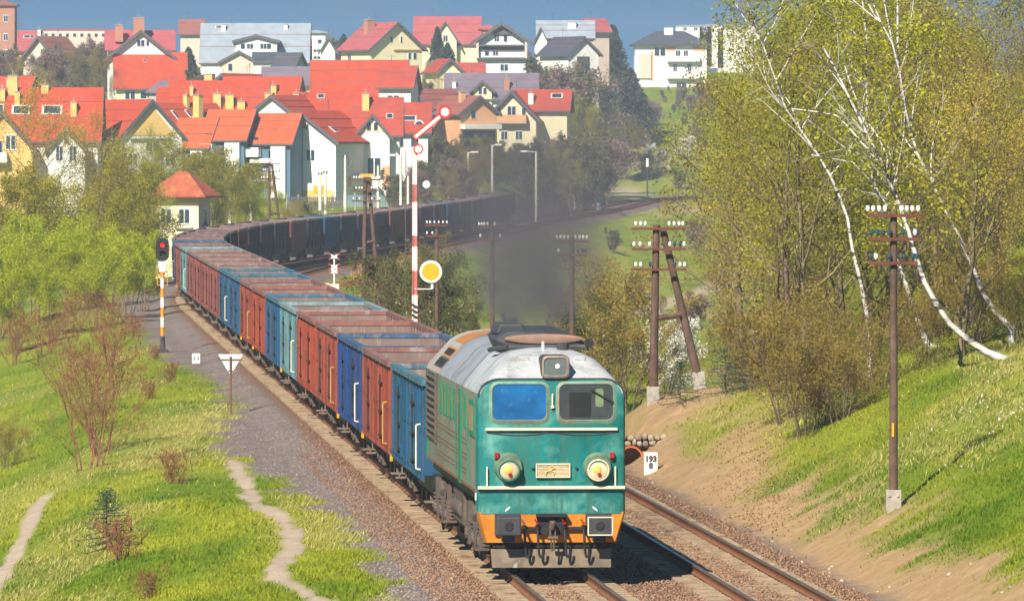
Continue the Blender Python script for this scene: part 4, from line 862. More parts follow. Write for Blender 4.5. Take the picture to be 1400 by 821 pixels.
# ------------------------------------------------------------------ the town: every house a thing of its own
UW = MB().box((0, -.02, 0), (1, .10, 1)).mesh('window', mat('white window frame', (.72, .72, .7), .5))
UP = MB().box((-.23, -.055, 0), (.38, .05, .84)).box((.23, -.055, 0), (.38, .05, .84)).mesh('pane', M['pane'])
UD = MB().box((0, -.055, 0), (.86, .05, .9)).mesh('pane', M['pane'])
class House:
    def __init__(s, px, yb, d, name, label, rot=0, group='houses of the town on the hillside'):
        s.px, s.yb, s.d, s.s = px, yb, d, F/d
        s.z0 = zpx(yb, d); s.X = (px-700)/s.s; s.rot = R(rot)
        s.root = empty(name, (s.X, d, s.z0), s.rot); tag(s.root, label, {'signal_box': 'signal box', 'apartment_block': 'apartment block', 'corner_tower': 'building'}.get(name, 'house'), group)
    def loc(s, px, py, dy=0):
        d = s.d+dy; v = Vector(((px-700)/F*d-s.X, dy, zpx(py, d)-s.z0)); return Matrix.Rotation(-s.rot, 3, 'Z') @ v
    def body(s, w, l, he, hr, wall='white', roof='red', c=(0, 0), rz=0, over=.45, hip=0, gable2=None, z_low=-7, trim=True, thick=.2, wn='wall', rn='roof', asym=0):
        """a gabled block, ridge along its own y; c is its centre in the house's frame, rz turns it"""
        M_ = Matrix.Translation((c[0], c[1], 0)) @ Matrix.Rotation(R(rz), 4, 'Z'); s.M = M_; s.dim = (w, l, he, hr); s.asym = asym
        T = lambda vs: [M_ @ Vector(v) for v in vs]
        hw, hl = w/2, l/2; mb = MB()
        if hip: sec = lambda y: [(-hw, y, z_low), (-hw, y, he), (hw, y, he), (hw, y, z_low)]
        else: sec = lambda y: [(-hw, y, z_low), (-hw, y, he), (asym, y, hr-.05), (hw, y, he), (hw, y, z_low)]
        mb.loft([T(sec(-hl)), T(sec(hl))]); s.wall = mb.build(wn, WL[wall], s.root)
        r = MB(); t = thick; e = over
        if hip:
            hi = min(hw, hl)*hip; a = [(-hw-e, -hl-e, he-.1), (hw+e, -hl-e, he-.1), (hw+e, hl+e, he-.1), (-hw-e, hl+e, he-.1)]
            rl = max(hl-hi, .05) if l >= w else .05; rw = max(hw-hi, .05) if w > l else .05
            b = [(-rw, -rl, hr), (rw, -rl, hr), (rw, rl, hr), (-rw, rl, hr)]; r.loft([T(a), T([(x, y, z+t) for x, y, z in a]), T(b)])
        else:
            for q in (-1, 1):
                k = (hr-he)/(hw-q*asym); ex, ez = q*(hw+e), he-k*e
                r.add(T([(asym, -hl-e, hr), (asym, hl+e, hr), (ex, hl+e, ez), (ex, -hl-e, ez), (asym, -hl-e, hr+t), (asym, hl+e, hr+t), (ex, hl+e, ez+t), (ex, -hl-e, ez+t)]), [(0, 1, 2, 3), (7, 6, 5, 4), (0, 4, 5, 1), (1, 5, 6, 2), (2, 6, 7, 3), (3, 7, 4, 0)])
        s.roof = r.build(rn, RF[roof], s.root)
        if not hip and rn == 'roof':
            a_ = M_ @ Vector((asym, hl*.45, hr)); ae = MB().cyl((0, 0, 0), (0, 0, 1.5), .03, .03, 5).box((0, 0, 1.35), (.05, 1.1, .04)).box((0, -.3, 1.35), (.7, .04, .04)).box((0, .2, 1.35), (.6, .04, .04)).build('aerial', M['gutter'], s.root); ae.location = a_
            sm = MB()
            for q in (-1, 1):
                k = (hr-he)/(hw-q*asym)
                for v_ in (.3, .62):
                    x_ = asym+(q*hw-asym)*v_; z_ = hr-abs(x_-asym)*k+t+.02; p_ = [M_ @ Vector((x_, yy, z_)) for yy in (-hl-e, hl+e)]; sm.cyl(p_[0], p_[1], .05, .05, 4)
            sm.build('snow_guard', RF['brown'], s.root)
        if trim and not hip:
            g = MB()
            for q in (-1, 1):
                k = (hr-he)/(hw-q*asym); ex, ez = q*(hw+e+.02), he-k*(e+.02)
                for y in (-hl-e-.04,):
                    g.add(T([(asym, y, hr-.22), (asym, y+.06, hr-.22), (ex, y+.06, ez-.22), (ex, y, ez-.22), (asym, y, hr+t+.02), (asym, y+.06, hr+t+.02), (ex, y+.06, ez+t+.02), (ex, y, ez+t+.02)]), [(0, 1, 2, 3), (7, 6, 5, 4), (0, 4, 5, 1), (1, 5, 6, 2), (2, 6, 7, 3), (3, 7, 4, 0)])
                g.add(T([(ex, -hl-e, ez-.02), (ex+q*.1, -hl-e, ez-.02), (ex+q*.1, hl+e, ez-.02), (ex, hl+e, ez-.02), (ex, -hl-e, ez+t*.8), (ex+q*.1, -hl-e, ez+t*.8), (ex+q*.1, hl+e, ez+t*.8), (ex, hl+e, ez+t*.8)]), [(0, 1, 2, 3), (7, 6, 5, 4), (0, 4, 5, 1), (1, 5, 6, 2), (2, 6, 7, 3), (3, 7, 4, 0)])
            g.build('eaves_trim', M['gutter'], s.root)
        return s
    def face(s, f, u, z, out=0.0):
        w, l, he, hr = s.dim
        p, a = {'F': ((u*w/2, -l/2-out, z), 0), 'B': ((-u*w/2, l/2+out, z), math.pi), 'L': ((-w/2-out, u*l/2, z), -math.pi/2), 'R': ((w/2+out, u*l/2, z), math.pi/2)}[f]
        return s.M @ Vector(p), s.M.to_euler().z+a
    def win(s, f, *ws, name='window'):
        for u, z, w, h in ws:
            p, a = s.face(f, u, z); o = link(bpy.data.objects.new(name, UW), s.root); o.location = p; o.rotation_euler = (0, 0, a); o.scale = (w, 1, h)
            link(bpy.data.objects.new('pane', UP if w > .7 else UD), o)
        return s
    def box(s, name, f, u, z, size, m, out=0):
        p, a = s.face(f, u, z, out); o = MB().box((0, 0, 0), size).build(name, m, s.root); o.location = p; o.rotation_euler = (0, 0, a); return o
    def balcony(s, f, u, z, w, m='white', dark=True, depth=1.1, rail=1.0):
        p, a = s.face(f, u, z); b = MB().box((0, -depth/2, 0), (w, depth, .16)).build('balcony', WL['white'], s.root); b.location = p; b.rotation_euler = (0, 0, a)
        MB().box((0, -depth, rail/2), (w, .06, rail)).box((-w/2, -depth/2, rail/2), (.06, depth, rail)).box((w/2, -depth/2, rail/2), (.06, depth, rail)).build('parapet', WL[m] if m in WL else M[m], b)
        if dark: MB().box((0, -.03, 1.15), (w*.55, .05, 2.0)).build('balcony_door', M['pane'], b)
        return s
    def chim(s, *cs, m='yellow'):
        for px, yt, yb_, wp in cs:
            w0, l0, he, hr = s.dim; zb = zpx(yb_, s.d)-s.z0; t_ = min(max((hr-zb)*(w0/2)/(hr-he), 0), w0*.45)
            p = s.loc(px, yt, -t_-.1); w = wp/s.s; h = (yb_-yt)/s.s+1.6
            c = MB().box((0, 0, -h/2), (w, w*.8, h)).build('chimney', WL[m], s.root); c.location = p
            MB().box((0, 0, .04), (w+.14, w*.8+.14, .1)).cyl((0, 0, .05), (0, 0, .6), .05, .05, 6).build('chimney_cap', M['concrete'], c)
        return s
    def sky(s, side, *ws):
        """roof windows: u along the ridge, v from eave (0) to ridge (1)"""
        w, l, he, hr = s.dim; q = -1 if side == 'L' else 1; pitch = math.atan2(hr-he, w/2)
        for u, v, sw, sh in ws:
            p = s.M @ Vector((q*w/2*(1-v), u*l/2, he+(hr-he)*v+.27)); o = MB().box((0, 0, 0), (sh, sw, .1)).build('roof_window', M['palecon'], s.root); o.location = p; o.rotation_euler = (0, q*pitch, s.M.to_euler().z)
            MB().box((0, 0, .04), (sh*.8, sw*.8, .06)).build('pane', M['pane'], o)
        return s
# --- left end of the lower estate
h = House(52, 250, 768, 'terraced_house', 'long red-roofed house with a yellow and a white cross gable at the left edge', 90)
h.body(9, 13.5, 4.9, 10.2, 'white', 'red').sky('L', (-.25, .52, 2.2, 1.3), (.25, .52, 2.0, 1.3), (.6, .55, 1.0, 1.2)).chim((18, 104, 122, 16), (62, 116, 122, 12), (4, 122, 136, 8), (24, 126, 140, 9), (101, 140, 155, 10))
h.body(6.6, 5, 3.9, 7.6, 'yellow', 'red', (-5.2, 3.4), -90, wn='gable_wall', rn='gable_roof').win('F', (-.55, 3.7, 1.5, 2.0), (.3, 4.4, 1.2, 1.7), (-.05, 3.6, .5, 2.1)).balcony('F', -.3, 2.3, 3.2, 'white', False)
h.body(3.9, 5, 3.7, 5.9, 'white', 'red', (-5.0, -3.6), -90, wn='gable_wall', rn='gable_roof').win('F', (-.4, 3.2, .8, 1.8), (.35, 3.2, .8, 1.8), (0, 4.6, .6, .8))
h = House(160, 250, 778, 'terraced_house', 'red-roofed house with a big yellow front gable over white bays', 30)
h.body(7.6, 16.5, 5.1, 9.0, 'white', 'red', over=.45).sky('L', (.45, .5, 1.9, .8))
h.chim((74, 131, 137, 16));
p = MB().prism([(-3.0, 5.2), (3.0, 5.2), (0, 8.5)], -8.3, -8.26).build('gable_panel', WL['yellow'], h.root)
h.win('F', (.05, 4.0, 1.9, 1.3), (-.6, 2.6, 1.2, 1.4), (.6, 2.6, 1.2, 1.4)); h.box('painted_shadow_bar', 'F', 0, 4.72, (5.0, .3, .3), M['gutter'])  # dark bar paints the shadow under the gable panel
h = House(2, 240, 830, 'terraced_house', 'red roof with tall yellow chimney peeping over the roof at the far left', 60)
h.body(8, 9, 6, 11.5, 'white', 'red').chim((2, 122, 136, 9), (20, 108, 124, 18))
# --- cluster of red roofs behind the terrace
h = House(250, 232, 842, 'terraced_house', 'red-roofed house with a small white gable facing left of the chimney cluster', -40)
h.body(6, 11, 5, 7.8, 'white', 'red').sky('R', (-.55, .45, .5, 1.6), (-.1, .5, .5, 1.4)).chim((271, 131, 156, 11), (255, 130, 140, 7))
h = House(330, 190, 874, 'terraced_house', 'red-roofed house with a white gable high in the middle of the chimney cluster', -25)
h.body(5.6, 10, 5.3, 7.9, 'white', 'red').chim((287, 102, 118, 12), (305, 101, 110, 7), (345, 118, 134, 8))
h = House(300, 205, 862, 'terraced_house', 'long red roof crowded with yellow chimneys across the chimney cluster', 90)
h.body(8, 11.5, 4.9, 8.3, 'white', 'red').chim((297, 128, 149, 13), (314, 130, 146, 14), (330, 139, 153, 13), (262, 118, 130, 6))
h = House(360, 200, 868, 'terraced_house', 'red roof with broad yellow chimneys right of the high white gable', 80)
h.body(8, 9, 4.6, 8.4, 'white', 'red').chim((358, 115, 129, 9), (373, 117, 128, 16))
h = House(400, 232, 842, 'terraced_house', 'red-roofed house with a wide white gable above the terrace roofs', -22)
h.body(6.2, 12, 6.4, 8.7, 'white', 'red').chim((369, 128, 142, 11))
h = House(450, 210, 846, 'terraced_house', 'wide red roof with a small chimney behind the tall white gable house', 90)
h.body(9, 9.5, 4.2, 7.2, 'white', 'red').chim((405, 128, 134, 10)).sky('L', (.2, .8, .9, .9))
h = House(247, 205, 872, 'terraced_house', 'red roof directly below the purple porch of the big upper red house', 90)
h.body(7, 5, 5, 7.6, 'white', 'red')
# --- the terrace facing the line
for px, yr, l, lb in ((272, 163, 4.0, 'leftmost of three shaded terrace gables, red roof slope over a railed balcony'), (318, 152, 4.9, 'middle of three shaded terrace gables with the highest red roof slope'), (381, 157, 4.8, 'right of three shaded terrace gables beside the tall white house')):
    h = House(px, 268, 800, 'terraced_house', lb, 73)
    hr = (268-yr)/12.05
    h.body(6.0, l, hr-3.0, hr, 'shadeblue', 'orange').balcony('R', 0, hr-4.6, 3.6, 'grey').balcony('L', .75, hr-4.7, 1.5, 'white').balcony('R', 0, hr-7.2, 3.6, 'white')
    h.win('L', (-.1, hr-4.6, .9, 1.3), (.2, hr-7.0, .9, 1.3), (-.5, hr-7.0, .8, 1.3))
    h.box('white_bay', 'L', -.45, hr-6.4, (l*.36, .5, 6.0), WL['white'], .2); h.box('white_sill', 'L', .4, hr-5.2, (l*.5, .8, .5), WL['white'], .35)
    h.box('recess_shade_panel', 'L', .35, hr-6.9, (l*.5, .12, 6.2), WL['shadeblue'], .02); h.box('recess_shade_panel', 'R', 0, hr-6.9, (4.6, .12, 6.4), WL['blue'], .02); h.balcony('L', .4, hr-7.4, l*.45, 'grey')  # flat dark panels paint the shade of the balcony recesses
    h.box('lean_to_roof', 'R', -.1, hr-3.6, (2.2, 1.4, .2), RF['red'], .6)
h = House(345, 268, 812, 'terraced_house', 'flat link block painted shade blue with balconies between the terrace gables', 0)
h.body(11.5, 6, 5.2, 6.2, 'shadeblue', 'red', hip=.6)  # wall colour carries the blue shade of the lower facade
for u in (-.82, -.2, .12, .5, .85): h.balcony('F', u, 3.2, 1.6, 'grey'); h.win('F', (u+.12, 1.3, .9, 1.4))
h = House(437, 272, 806, 'town_house', 'tall white gable house with stacked balconies and yellow base in the middle', -22)
h.body(8.8, 11, 6.7, 9.9, 'white', 'red', over=.5).win('F', (-.26, 7.0, .5, 2.1), (-.06, 7.0, .5, 2.1), (.3, 5.0, 1.1, 1.4), (-.3, 4.7, 1.7, 2.0)).balcony('F', -.55, 5.8, 3.6, 'white', False).balcony('F', -.55, 3.3, 3.6, 'white').balcony('F', -.55, .8, 3.6, 'brick').sky('R', (-.55, .3, .9, 1.1))
h.box('yellow_base', 'F', .45, .3, (4.4, .12, 1.5), WL['yellow'])
h.win('R', (-.3, 4.5, 1, 1.3), (-.3, 2.0, 1, 1.3))
h = House(517, 248, 812, 'town_house', 'white house with yellow foot and small yellow cross gable right of the tall gable house', 90)
h.body(7, 5.0, 5.6, 9.5, 'white', 'red2').sky('L', (-.55, .42, .8, .8)).chim((500, 128, 146, 12))
h.body(3.9, 3.4, 5.3, 7.6, 'white', 'red2', (-3.4, .55), -90, wn='gable_wall', rn='gable_roof').win('F', (-.2, 6.3, .5, 1.0), (.2, 6.3, .5, 1.0), (.1, 1.6, 1.7, 2.6))
o = MB().prism([(-1.55, 5.75), (1.55, 5.75), (.9, 6.6), (-.9, 6.6)], -.03, .0).build('yellow_panel', WL['cream'], h.root); pa = h.face('F', 0, 0, .04); o.location = pa[0]; o.rotation_euler = (0, 0, pa[1])
h.box('yellow_base', 'F', -.55, .1, (1.8, .1, 1.3), WL['yellow']); h.box('yellow_base', 'F', .8, .5, (.8, .1, 2.6), WL['orange'])
o = MB().prism([(-1.0, 0), (1.0, 0), (.7, .35), (-.7, .35)], -.8, .8).build('yellow_awning', M['yellow'], h.root); o.location = h.face('F', -.3, .55, 2.6)[0]; o.rotation_euler = (0, 0, R(-90))
h = House(560, 236, 832, 'town_house', 'red-roofed white house with round dormer windows behind the semaphore arm', 90)
h.body(7.4, 4.4, 4.9, 8.1, 'white', 'red2').sky('L', (.0, .38, 1.7, .9)).win('L', (-.3, 3.6, 1.0, 1.4), (.5, 3.6, 1.0, 1.4))
o = MB().cyl((0, -.4, 0), (0, .6, 0), .62, .62, 16).build('round_dormer', M['palecon'], h.root); o.location = h.loc(573, 171, -2.6); MB().cyl((0, -.43, 0), (0, -.4, 0), .45, .45, 14).build('pane', M['pane'], o); o.rotation_euler = (0, 0, -h.rot)
h = House(492, 178, 885, 'town_house', 'very large plain salmon red roof with a white right wing', 90)
h.body(9, 11.5, 4.2, 8.6, 'white', 'red').sky('L', (-.6, .7, .6, .6)).win('L', (-.75, 3.2, 1.2, 1.2))
h = House(545, 158, 876, 'town_house', 'white wing with a red roof right of the large salmon roof', 82)
h.body(6, 4.0, 3.6, 6.0, 'white', 'red2').win('L', (.1, 1.9, 1.7, 1.3))
# --- upper town
h = House(192, 137, 1000, 'manor_house', 'big white house with half-hipped red roofs, tallest on the left skyline', 4)
h.body(8.8, 9, 6.2, 9.7, 'white', 'pink', over=.7).win('F', (.0, 8.0, 1.2, 1.0), (.22, 8.0, .4, .8)).chim((190, 25, 44, 15), (163, 35, 42, 11), m='brick')
h.body(6, 9.2, 7.3, 9.8, 'white', 'pink', (0, 2.5), 90, wn='rear_wall', rn='cross_roof')
h.body(8, 9.6, 1.9, 6.55, 'cream', 'red', (1.3, -4.2), 90, wn='front_wall', rn='front_roof').sky('L', (.15, .72, .4, .5)).win('L', (.6, .6, 1.6, 1.2), (.1, .6, 2.2, 1.0), (-.2, .6, .8, 1.2))
h.body(3.6, 4.4, 1.0, 2.7, 'grey', 'purple', (3.2, -8.4), 90, wn='porch_wall', rn='porch_roof', hip=.9)
h = House(350, 102, 1100, 'manor_house', 'large pale house under a wide blue-grey roof with a white dormer storey', 90)
h.body(14, 16.6, 1.8, 7.8, 'white', 'grey', over=.3).chim((391, 34, 40, 6), (306, 34, 42, 7), m='white').sky('L', (.66, .88, 1.6, .5))
h.body(6.4, 3.4, 5.1, 5.9, 'white', 'grey', (-5.0, -.3), -90, wn='dormer_wall', rn='dormer_roof'); h.win('F', (-.65, 4.3, .7, .9), (-.3, 4.3, 1.1, .9), (.35, 4.3, 1.1, .9), (.62, 4.3, .7, .9))
h.body(5.5, 4, 1.9, 3.4, 'pinkish', 'dark', (-8.6, 2.2), -90, wn='porch_wall', rn='porch_roof').win('F', (-.5, 1.0, .7, 1.2))
h.body(5.0, 4, 2.0, 3.2, 'white', 'dark', (-8.6, -2.2), 0, wn='porch_wall', rn='porch_roof')
h = House(395, 127, 1040, 'garden_house', 'low house with a purple-grey roof in front of the blue-grey roof', 90)
h.body(6, 7.2, 1.2, 3.7, 'white', 'purple').win('L', (.6, .6, .8, 1.0), (.85, .6, .6, 1.0))
h = House(396, 100, 1065, 'garden_house', 'small dark slate roof against the right end of the blue-grey house', 60)
h.body(4, 3.6, .6, 2.9, 'grey', 'dark')
h = House(431, 84, 1220, 'apartment_block', 'narrow white block between the blue-grey roof and the yellow house', 5)
h.body(3.2, 5, 4.9, 5.4, 'white', 'grey', hip=.5).win('F', (.4, 3.4, .7, .7), (.1, 1.8, 1.4, .5), (.1, .6, 1.4, .5))
h = House(449, 86, 1210, 'cottage_house', 'tiny white gable house left of the yellow house', 0)
h.body(2.4, 4, 2.2, 4.2, 'white', 'grey')
h = House(522, 94, 1080, 'villa_house', 'cream villa with a rose red roof and arched windows on the skyline', 35)
h.body(9.6, 8, 3.1, 6.9, 'cream', 'pink', over=.6).win('F', (-.2, 4.4, .45, .9), (.18, 4.4, .3, 1.0), (.5, 1.9, .5, 1.0), (.7, 1.9, .6, 1.0)).chim((505, 28, 34, 12), m='brick').win('L', (.4, 1.6, 1, 1.2)); h.box('balcony_band', 'F', .4, 2.85, (5, .5, .15), WL['orange'])
h = House(612, 84, 1150, 'villa_house', 'wide house with a rose pink roof behind the dark conifer', 90)
h.body(9, 10.6, 2.8, 7.1, 'cream', 'pink', over=.3)
h.body(3.6, 4, 3.6, 6.3, 'cream', 'pink', (-4.0, .3), -90, wn='gable_wall', rn='gable_roof').win('F', (0, 3.6, .8, 1.2))
h.body(2.4, 2.6, 5.2, 6.0, 'orange', 'pink', (-1.0, -6.6), 90, wn='annex_wall', rn='annex_roof', hip=.3)
h = House(686, 104, 1060, 'chalet_house', 'white three-storey chalet with dark timber balconies and low dark gable', 0)
h.body(7.4, 9, 5.3, 7.7, 'white', 'dark', over=1.0, thick=.3).win('F', (-.2, 5.6, .8, 1.2), (.15, 5.6, .6, 1.2), (-.6, 3.4, .7, .9), (-.25, 3.4, .9, .9), (.1, 1.2, 1.3, 1.1))
for z in (4.5, 2.6): h.box('timber_balcony', 'F', 0, z+.0, (7.6, .9, .25), M['gutter'], .3); 
h.box('timber_band', 'F', 0, 4.1, (7.2, .2, .9), M['gutter'], .03); h.box('timber_gable', 'F', 0, 6.7, (2.6, .3, 1.1), M['gutter'], .2)
for u in (-.98, .98): h.box('side_post', 'F', u, 3.9, (.35, 1.0, 2.6), WL['pinkish'], .3)
h = House(606, 118, 1000, 'cottage_house', 'small cream cottage with red roof below the conifer', 20)
h.body(3.6, 5.5, 2.1, 3.7, 'cream', 'red2').win('F', (0, .9, 1.0, 1.0))
h = House(643, 120, 1006, 'cottage_house', 'low bright red roof between the cottage and the timber chalet', 90)
h.body(5, 3.5, 1.4, 3.4, 'white', 'red2')
h = House(672, 152, 960, 'long_house', 'long low house with purple-grey roof and a yellow arched dormer', 90)
h.body(9, 12, 1.7, 5.0, 'white', 'purple').chim((693, 108, 122, 9), m='brick').chim((621, 112, 120, 6), m='white')
h.body(2.5, 3.4, 2.9, 4.0, 'cream', 'dark', (-3.2, 1.2), -90, wn='dormer_wall', rn='dormer_roof').win('F', (-.25, 2.7, .5, .9), (.25, 2.7, .5, .9))
h = House(704, 196, 900, 'villa_house', 'pale yellow house with red roof, balcony gable and a right wing', -6)
h.body(6.2, 8, 3.3, 6.5, 'cream', 'red2', over=.6).win('F', (-.5, 4.2, .4, .7), (0, 4.0, 1.2, 1.6), (.5, 4.0, .5, 1.0), (-.3, 1.0, .9, 1.2), (.3, 1.0, .9, 1.2)).balcony('F', 0, 2.6, 3.9, 'orange', False)
h.body(5, 6.4, 4.4, 6.7, 'cream', 'red2', (3.6, 1.2), 90, wn='wing_wall', rn='wing_roof').sky('L', (-.55, .6, 1.5, .9)); h.chim((726, 127, 132, 7), m='white')
h = House(592, 194, 890, 'villa_house', 'white and orange gable house behind the semaphore arm disc', -38)
h.body(6.4, 8, 4.2, 6.5, 'white', 'brown').win('F', (-.2, 2.4, 1.1, 1.3), (.4, 2.4, 1.1, 1.3), (.2, .6, 1.2, 1.3))
for u in (-.96, .96): h.box('orange_corner', 'F', u, 2.0, (.5, .1, 4.2), WL['orange'])
h = House(634, 194, 884, 'villa_house', 'orange-walled house with long white balcony band right of the semaphore arm', 35)
h.body(5.6, 6.5, 3.6, 5.6, 'orange', 'brown').win('F', (-.3, 3.4, .7, 1.0)).chim((632, 126, 142, 8), m='orange'); h.box('white_balcony', 'F', 0, 1.9, (5.6, 1.2, .6), WL['white'], .5); h.box('dark_loggia', 'F', 0, .4, (5.0, .1, 1.9), M['pane'], .03); h.win('F', (-.15, .4, .6, 1.2), (.15, .4, .6, 1.2))
h = House(778, 94, 1080, 'gable_house', 'white gable house with a steep dark roof left of the big spruce', 30)
h.body(5.4, 8.5, 2.3, 4.7, 'white', 'dark', over=.5).box('arched_porch', 'F', 0, .7, (2.2, .12, 2.2), M['pane'])
h = House(773, 78, 1140, 'long_house', 'long grey-roofed house on the skyline behind the white gable', 90)
h.body(8, 9.0, 3.0, 5.7, 'pinkish', 'grey', over=.3).chim((782, 31, 36, 14), m='white')
h.body(2.0, 3, 2.6, 4.6, 'white', 'dark', (-3.4, 4.0), -90, wn='dormer_wall', rn='dormer_roof')
h = House(813, 60, 1175, 'cottage_house', 'pink roof peeping out just left of the big spruce', 120)
h.body(3.4, 3.6, 2.2, 4.0, 'pinkish', 'pink')
h = House(916, 122, 1340, 'apartment_house', 'white apartment house with orange bands and dark hipped roof beside the wood', 0)
h.body(13.6, 11, 8.3, 11.0, 'white', 'dark', hip=.75, over=.9).win('F', (.2, 6.6, 1.0, 1.5), (.42, 6.6, .9, 1.5), (.12, 4.0, .8, 1.6), (.52, 4.0, .8, 1.6), (.3, .6, 2.2, 1.2), (-.3, 7.0, 2.4, 1.8), (-.8, 2.6, .9, 1.3), (-.8, 5, .9, 1.3))
h.balcony('F', .35, 5.2, 6.2, 'white', False).balcony('F', .35, 2.0, 6.2, 'white', False)
for u in (-.02, .78): h.box('orange_band', 'F', u, 7.6, (2.2, .1, .9), WL['orange'])
h.box('orange_band', 'F', -.52, 4.3, (.5, .12, 5.6), WL['orange']); h.box('pink_bay', 'F', -.72, 4.3, (2.4, .5, 4.6), WL['pinkish'], .1)
h.chim((914, 38, 46, 12), m='white')
for i, (px, yt, yb_, w, lb) in enumerate(((948, 37, 46, 7.5, 'white distant block on the skyline right of the dark hipped roof'), (972, 36, 48, 5, 'bright white distant block at the edge of the wood on the skyline'), (1010, 40, 56, 9, 'pale distant block glimpsed through the wood top'))):
    h = House(px, yb_, 1480, 'apartment_block', lb, 0, 'pale blocks on the skyline'); h.body(w, 6, (yb_-yt)/h.s, (yb_-yt)/h.s+.4, 'white', 'grey', hip=.3, over=.1)
    h.win('F', (-.5, .9, .8, .7), (.1, .9, .8, .7), (.6, .9, .8, .7))
h = House(105, 64, 1390, 'apartment_block', 'long pale pink apartment block on the far left skyline', 0, 'pale blocks on the skyline')
h.body(12.8, 8, 3.2, 3.5, 'pinkish', 'pink', hip=.3, over=.1)
for k in range(9): h.win('F', (-.9+.22*k, 2.2, .7, .7))
h = House(38, 84, 1200, 'villa_house', 'pink-roofed house with dark roof windows near the left edge', 90); h.body(7, 4.4, 1.9, 5.1, 'yellow', 'pink').sky('L', (.0, .62, 1.2, .7), (-.4, .62, .7, .7)).win('L', (-.3, .7, .7, 1)); h.chim((54, 41, 48, 5), m='white')
h = House(7, 90, 1150, 'corner_tower', 'tall brownish building cut by the left edge of view', 0); h.body(3.6, 6, 9.8, 10.6, 'brick', 'brown', hip=.8); h.win('F', (.2, 7.6, .8, 1.2), (.2, 4.6, .8, 1.2), (-.5, 4.6, .8, 1.2), (.2, 2, .8, 1.2))
h = House(72, 98, 1120, 'chalet_house', 'timber chalet with a long sloping roof and orange eave end', -30); h.body(6.4, 7, 2.0, 5.4, 'pinkish', 'brown', over=.7); h.box('orange_eave', 'F', .92, 1.9, (.5, .5, .9), WL['orange'], .3)
h = House(263, 66, 1180, 'brown_house', 'dark brown roof behind the right end of the big left red house', 90); h.body(7, 3.6, 2.4, 4.6, 'pinkish', 'brown')
# --- the railway's own signal box
h = House(250, 362, 520, 'signal_box', 'yellow signal box with a tiled pyramid roof behind the bend of the train', -14, 'railway buildings')
h.body(3.3, 3.0, 5.1, 6.9, 'cream', 'brown', hip=.85, over=.75, z_low=-3, thick=.1).win('F', (.35, 3.6, .9, 1.2), (-.5, 3.6, .9, 1.2)).win('R', (0, 3.4, .8, 1.6)); h.box('cornice_band', 'F', 0, 4.7, (3.5, .14, .25), WL['yellow']); h.box('blue_door', 'R', .0, 2.2, (1.5, .1, 1.6), WL['blue']); h.box('window_ledge', 'F', .35, 2.75, (1.3, .3, .12), M['concrete'], .1)
rt = mat('old clay tiles', (.36, .09, .045), .8, .3, 2.0, rust=(.5, .2, .05), rust_at=(.55, .7), rust_scale=1.2); h.roof.data.materials[0] = rt
# --- garden fences below the terrace
def fence(px0, px1, d, ytop, m, name, label, step):
    z = zpx(ytop, d); x0, x1 = (px0-700)/F*d, (px1-700)/F*d; r = empty(name, ((x0+x1)/2, d, z-1.3)); tag(r, label, 'fence'); w = x1-x0
    mb = MB(); n = int(w/step)
    for k in range(n): mb.box((-w/2+(k+.5)*step, 0, .6), (step*.62, .05, 1.3))
    mb.build('pickets', M[m] if m in M else WL[m], r); MB().box((0, .05, .4), (w, .05, .1)).box((0, .05, 1.0), (w, .05, .1)).build('rails', M['gutter'], r)
    for k in range(6): MB().box((-w/2+w*k/5, .08, .2), (.14, .1, 2.6)).build('post', M['concrete'], r)
fence(392, 470, 775, 268, 'gutter', 'garden_fence', 'dark picket fence below the tall white gable house', .22)
fence(470, 545, 772, 266, 'blue', 'garden_fence', 'blue-grey picket fence below the yellow-footed white house', .2)
# ------------------------------------------------------------------ trees and bushes
def tubes(segs, kmin=3):
    V = []; Fc = []
    for p0, p1, r0, r1 in segs:
        d = p1-p0; L = np.linalg.norm(d)
        if L < 1e-5: continue
        d = d/L; a = np.cross(d, (0, 0, 1) if abs(d[2]) < .9 else (1, 0, 0)); a /= np.linalg.norm(a); b = np.cross(d, a)
        k = 6 if r0 > .05 else 4
        k = 4; n = len(V)
        for p, r in ((p0-d*r0*.3, r0), (p1, r1)):
            for i in range(k):
                t = 2*math.pi*i/k; V.append(p+(a*math.cos(t)+b*math.sin(t))*r)
        for i in range(k): Fc.append((n+i, n+(i+1) % k, n+k+(i+1) % k, n+k+i))
    return np.array(V), np.array(Fc)
def leaves(rng, C, size, flat=.0, jit=.5):
    n = len(C); a = rng.normal(size=(n, 3)); a /= np.linalg.norm(a, axis=1)[:, None]
    b = rng.normal(size=(n, 3)); b -= (b*a).sum(1)[:, None]*a; b /= np.linalg.norm(b, axis=1)[:, None]
    s = size*(1-jit+2*jit*rng.random(n))[:, None]; a = a*s; b = b*s*.62
    V = np.stack([C-a, C-b, C+a, C+b], 1).reshape(-1, 3); return V, np.arange(4*n).reshape(-1, 4)
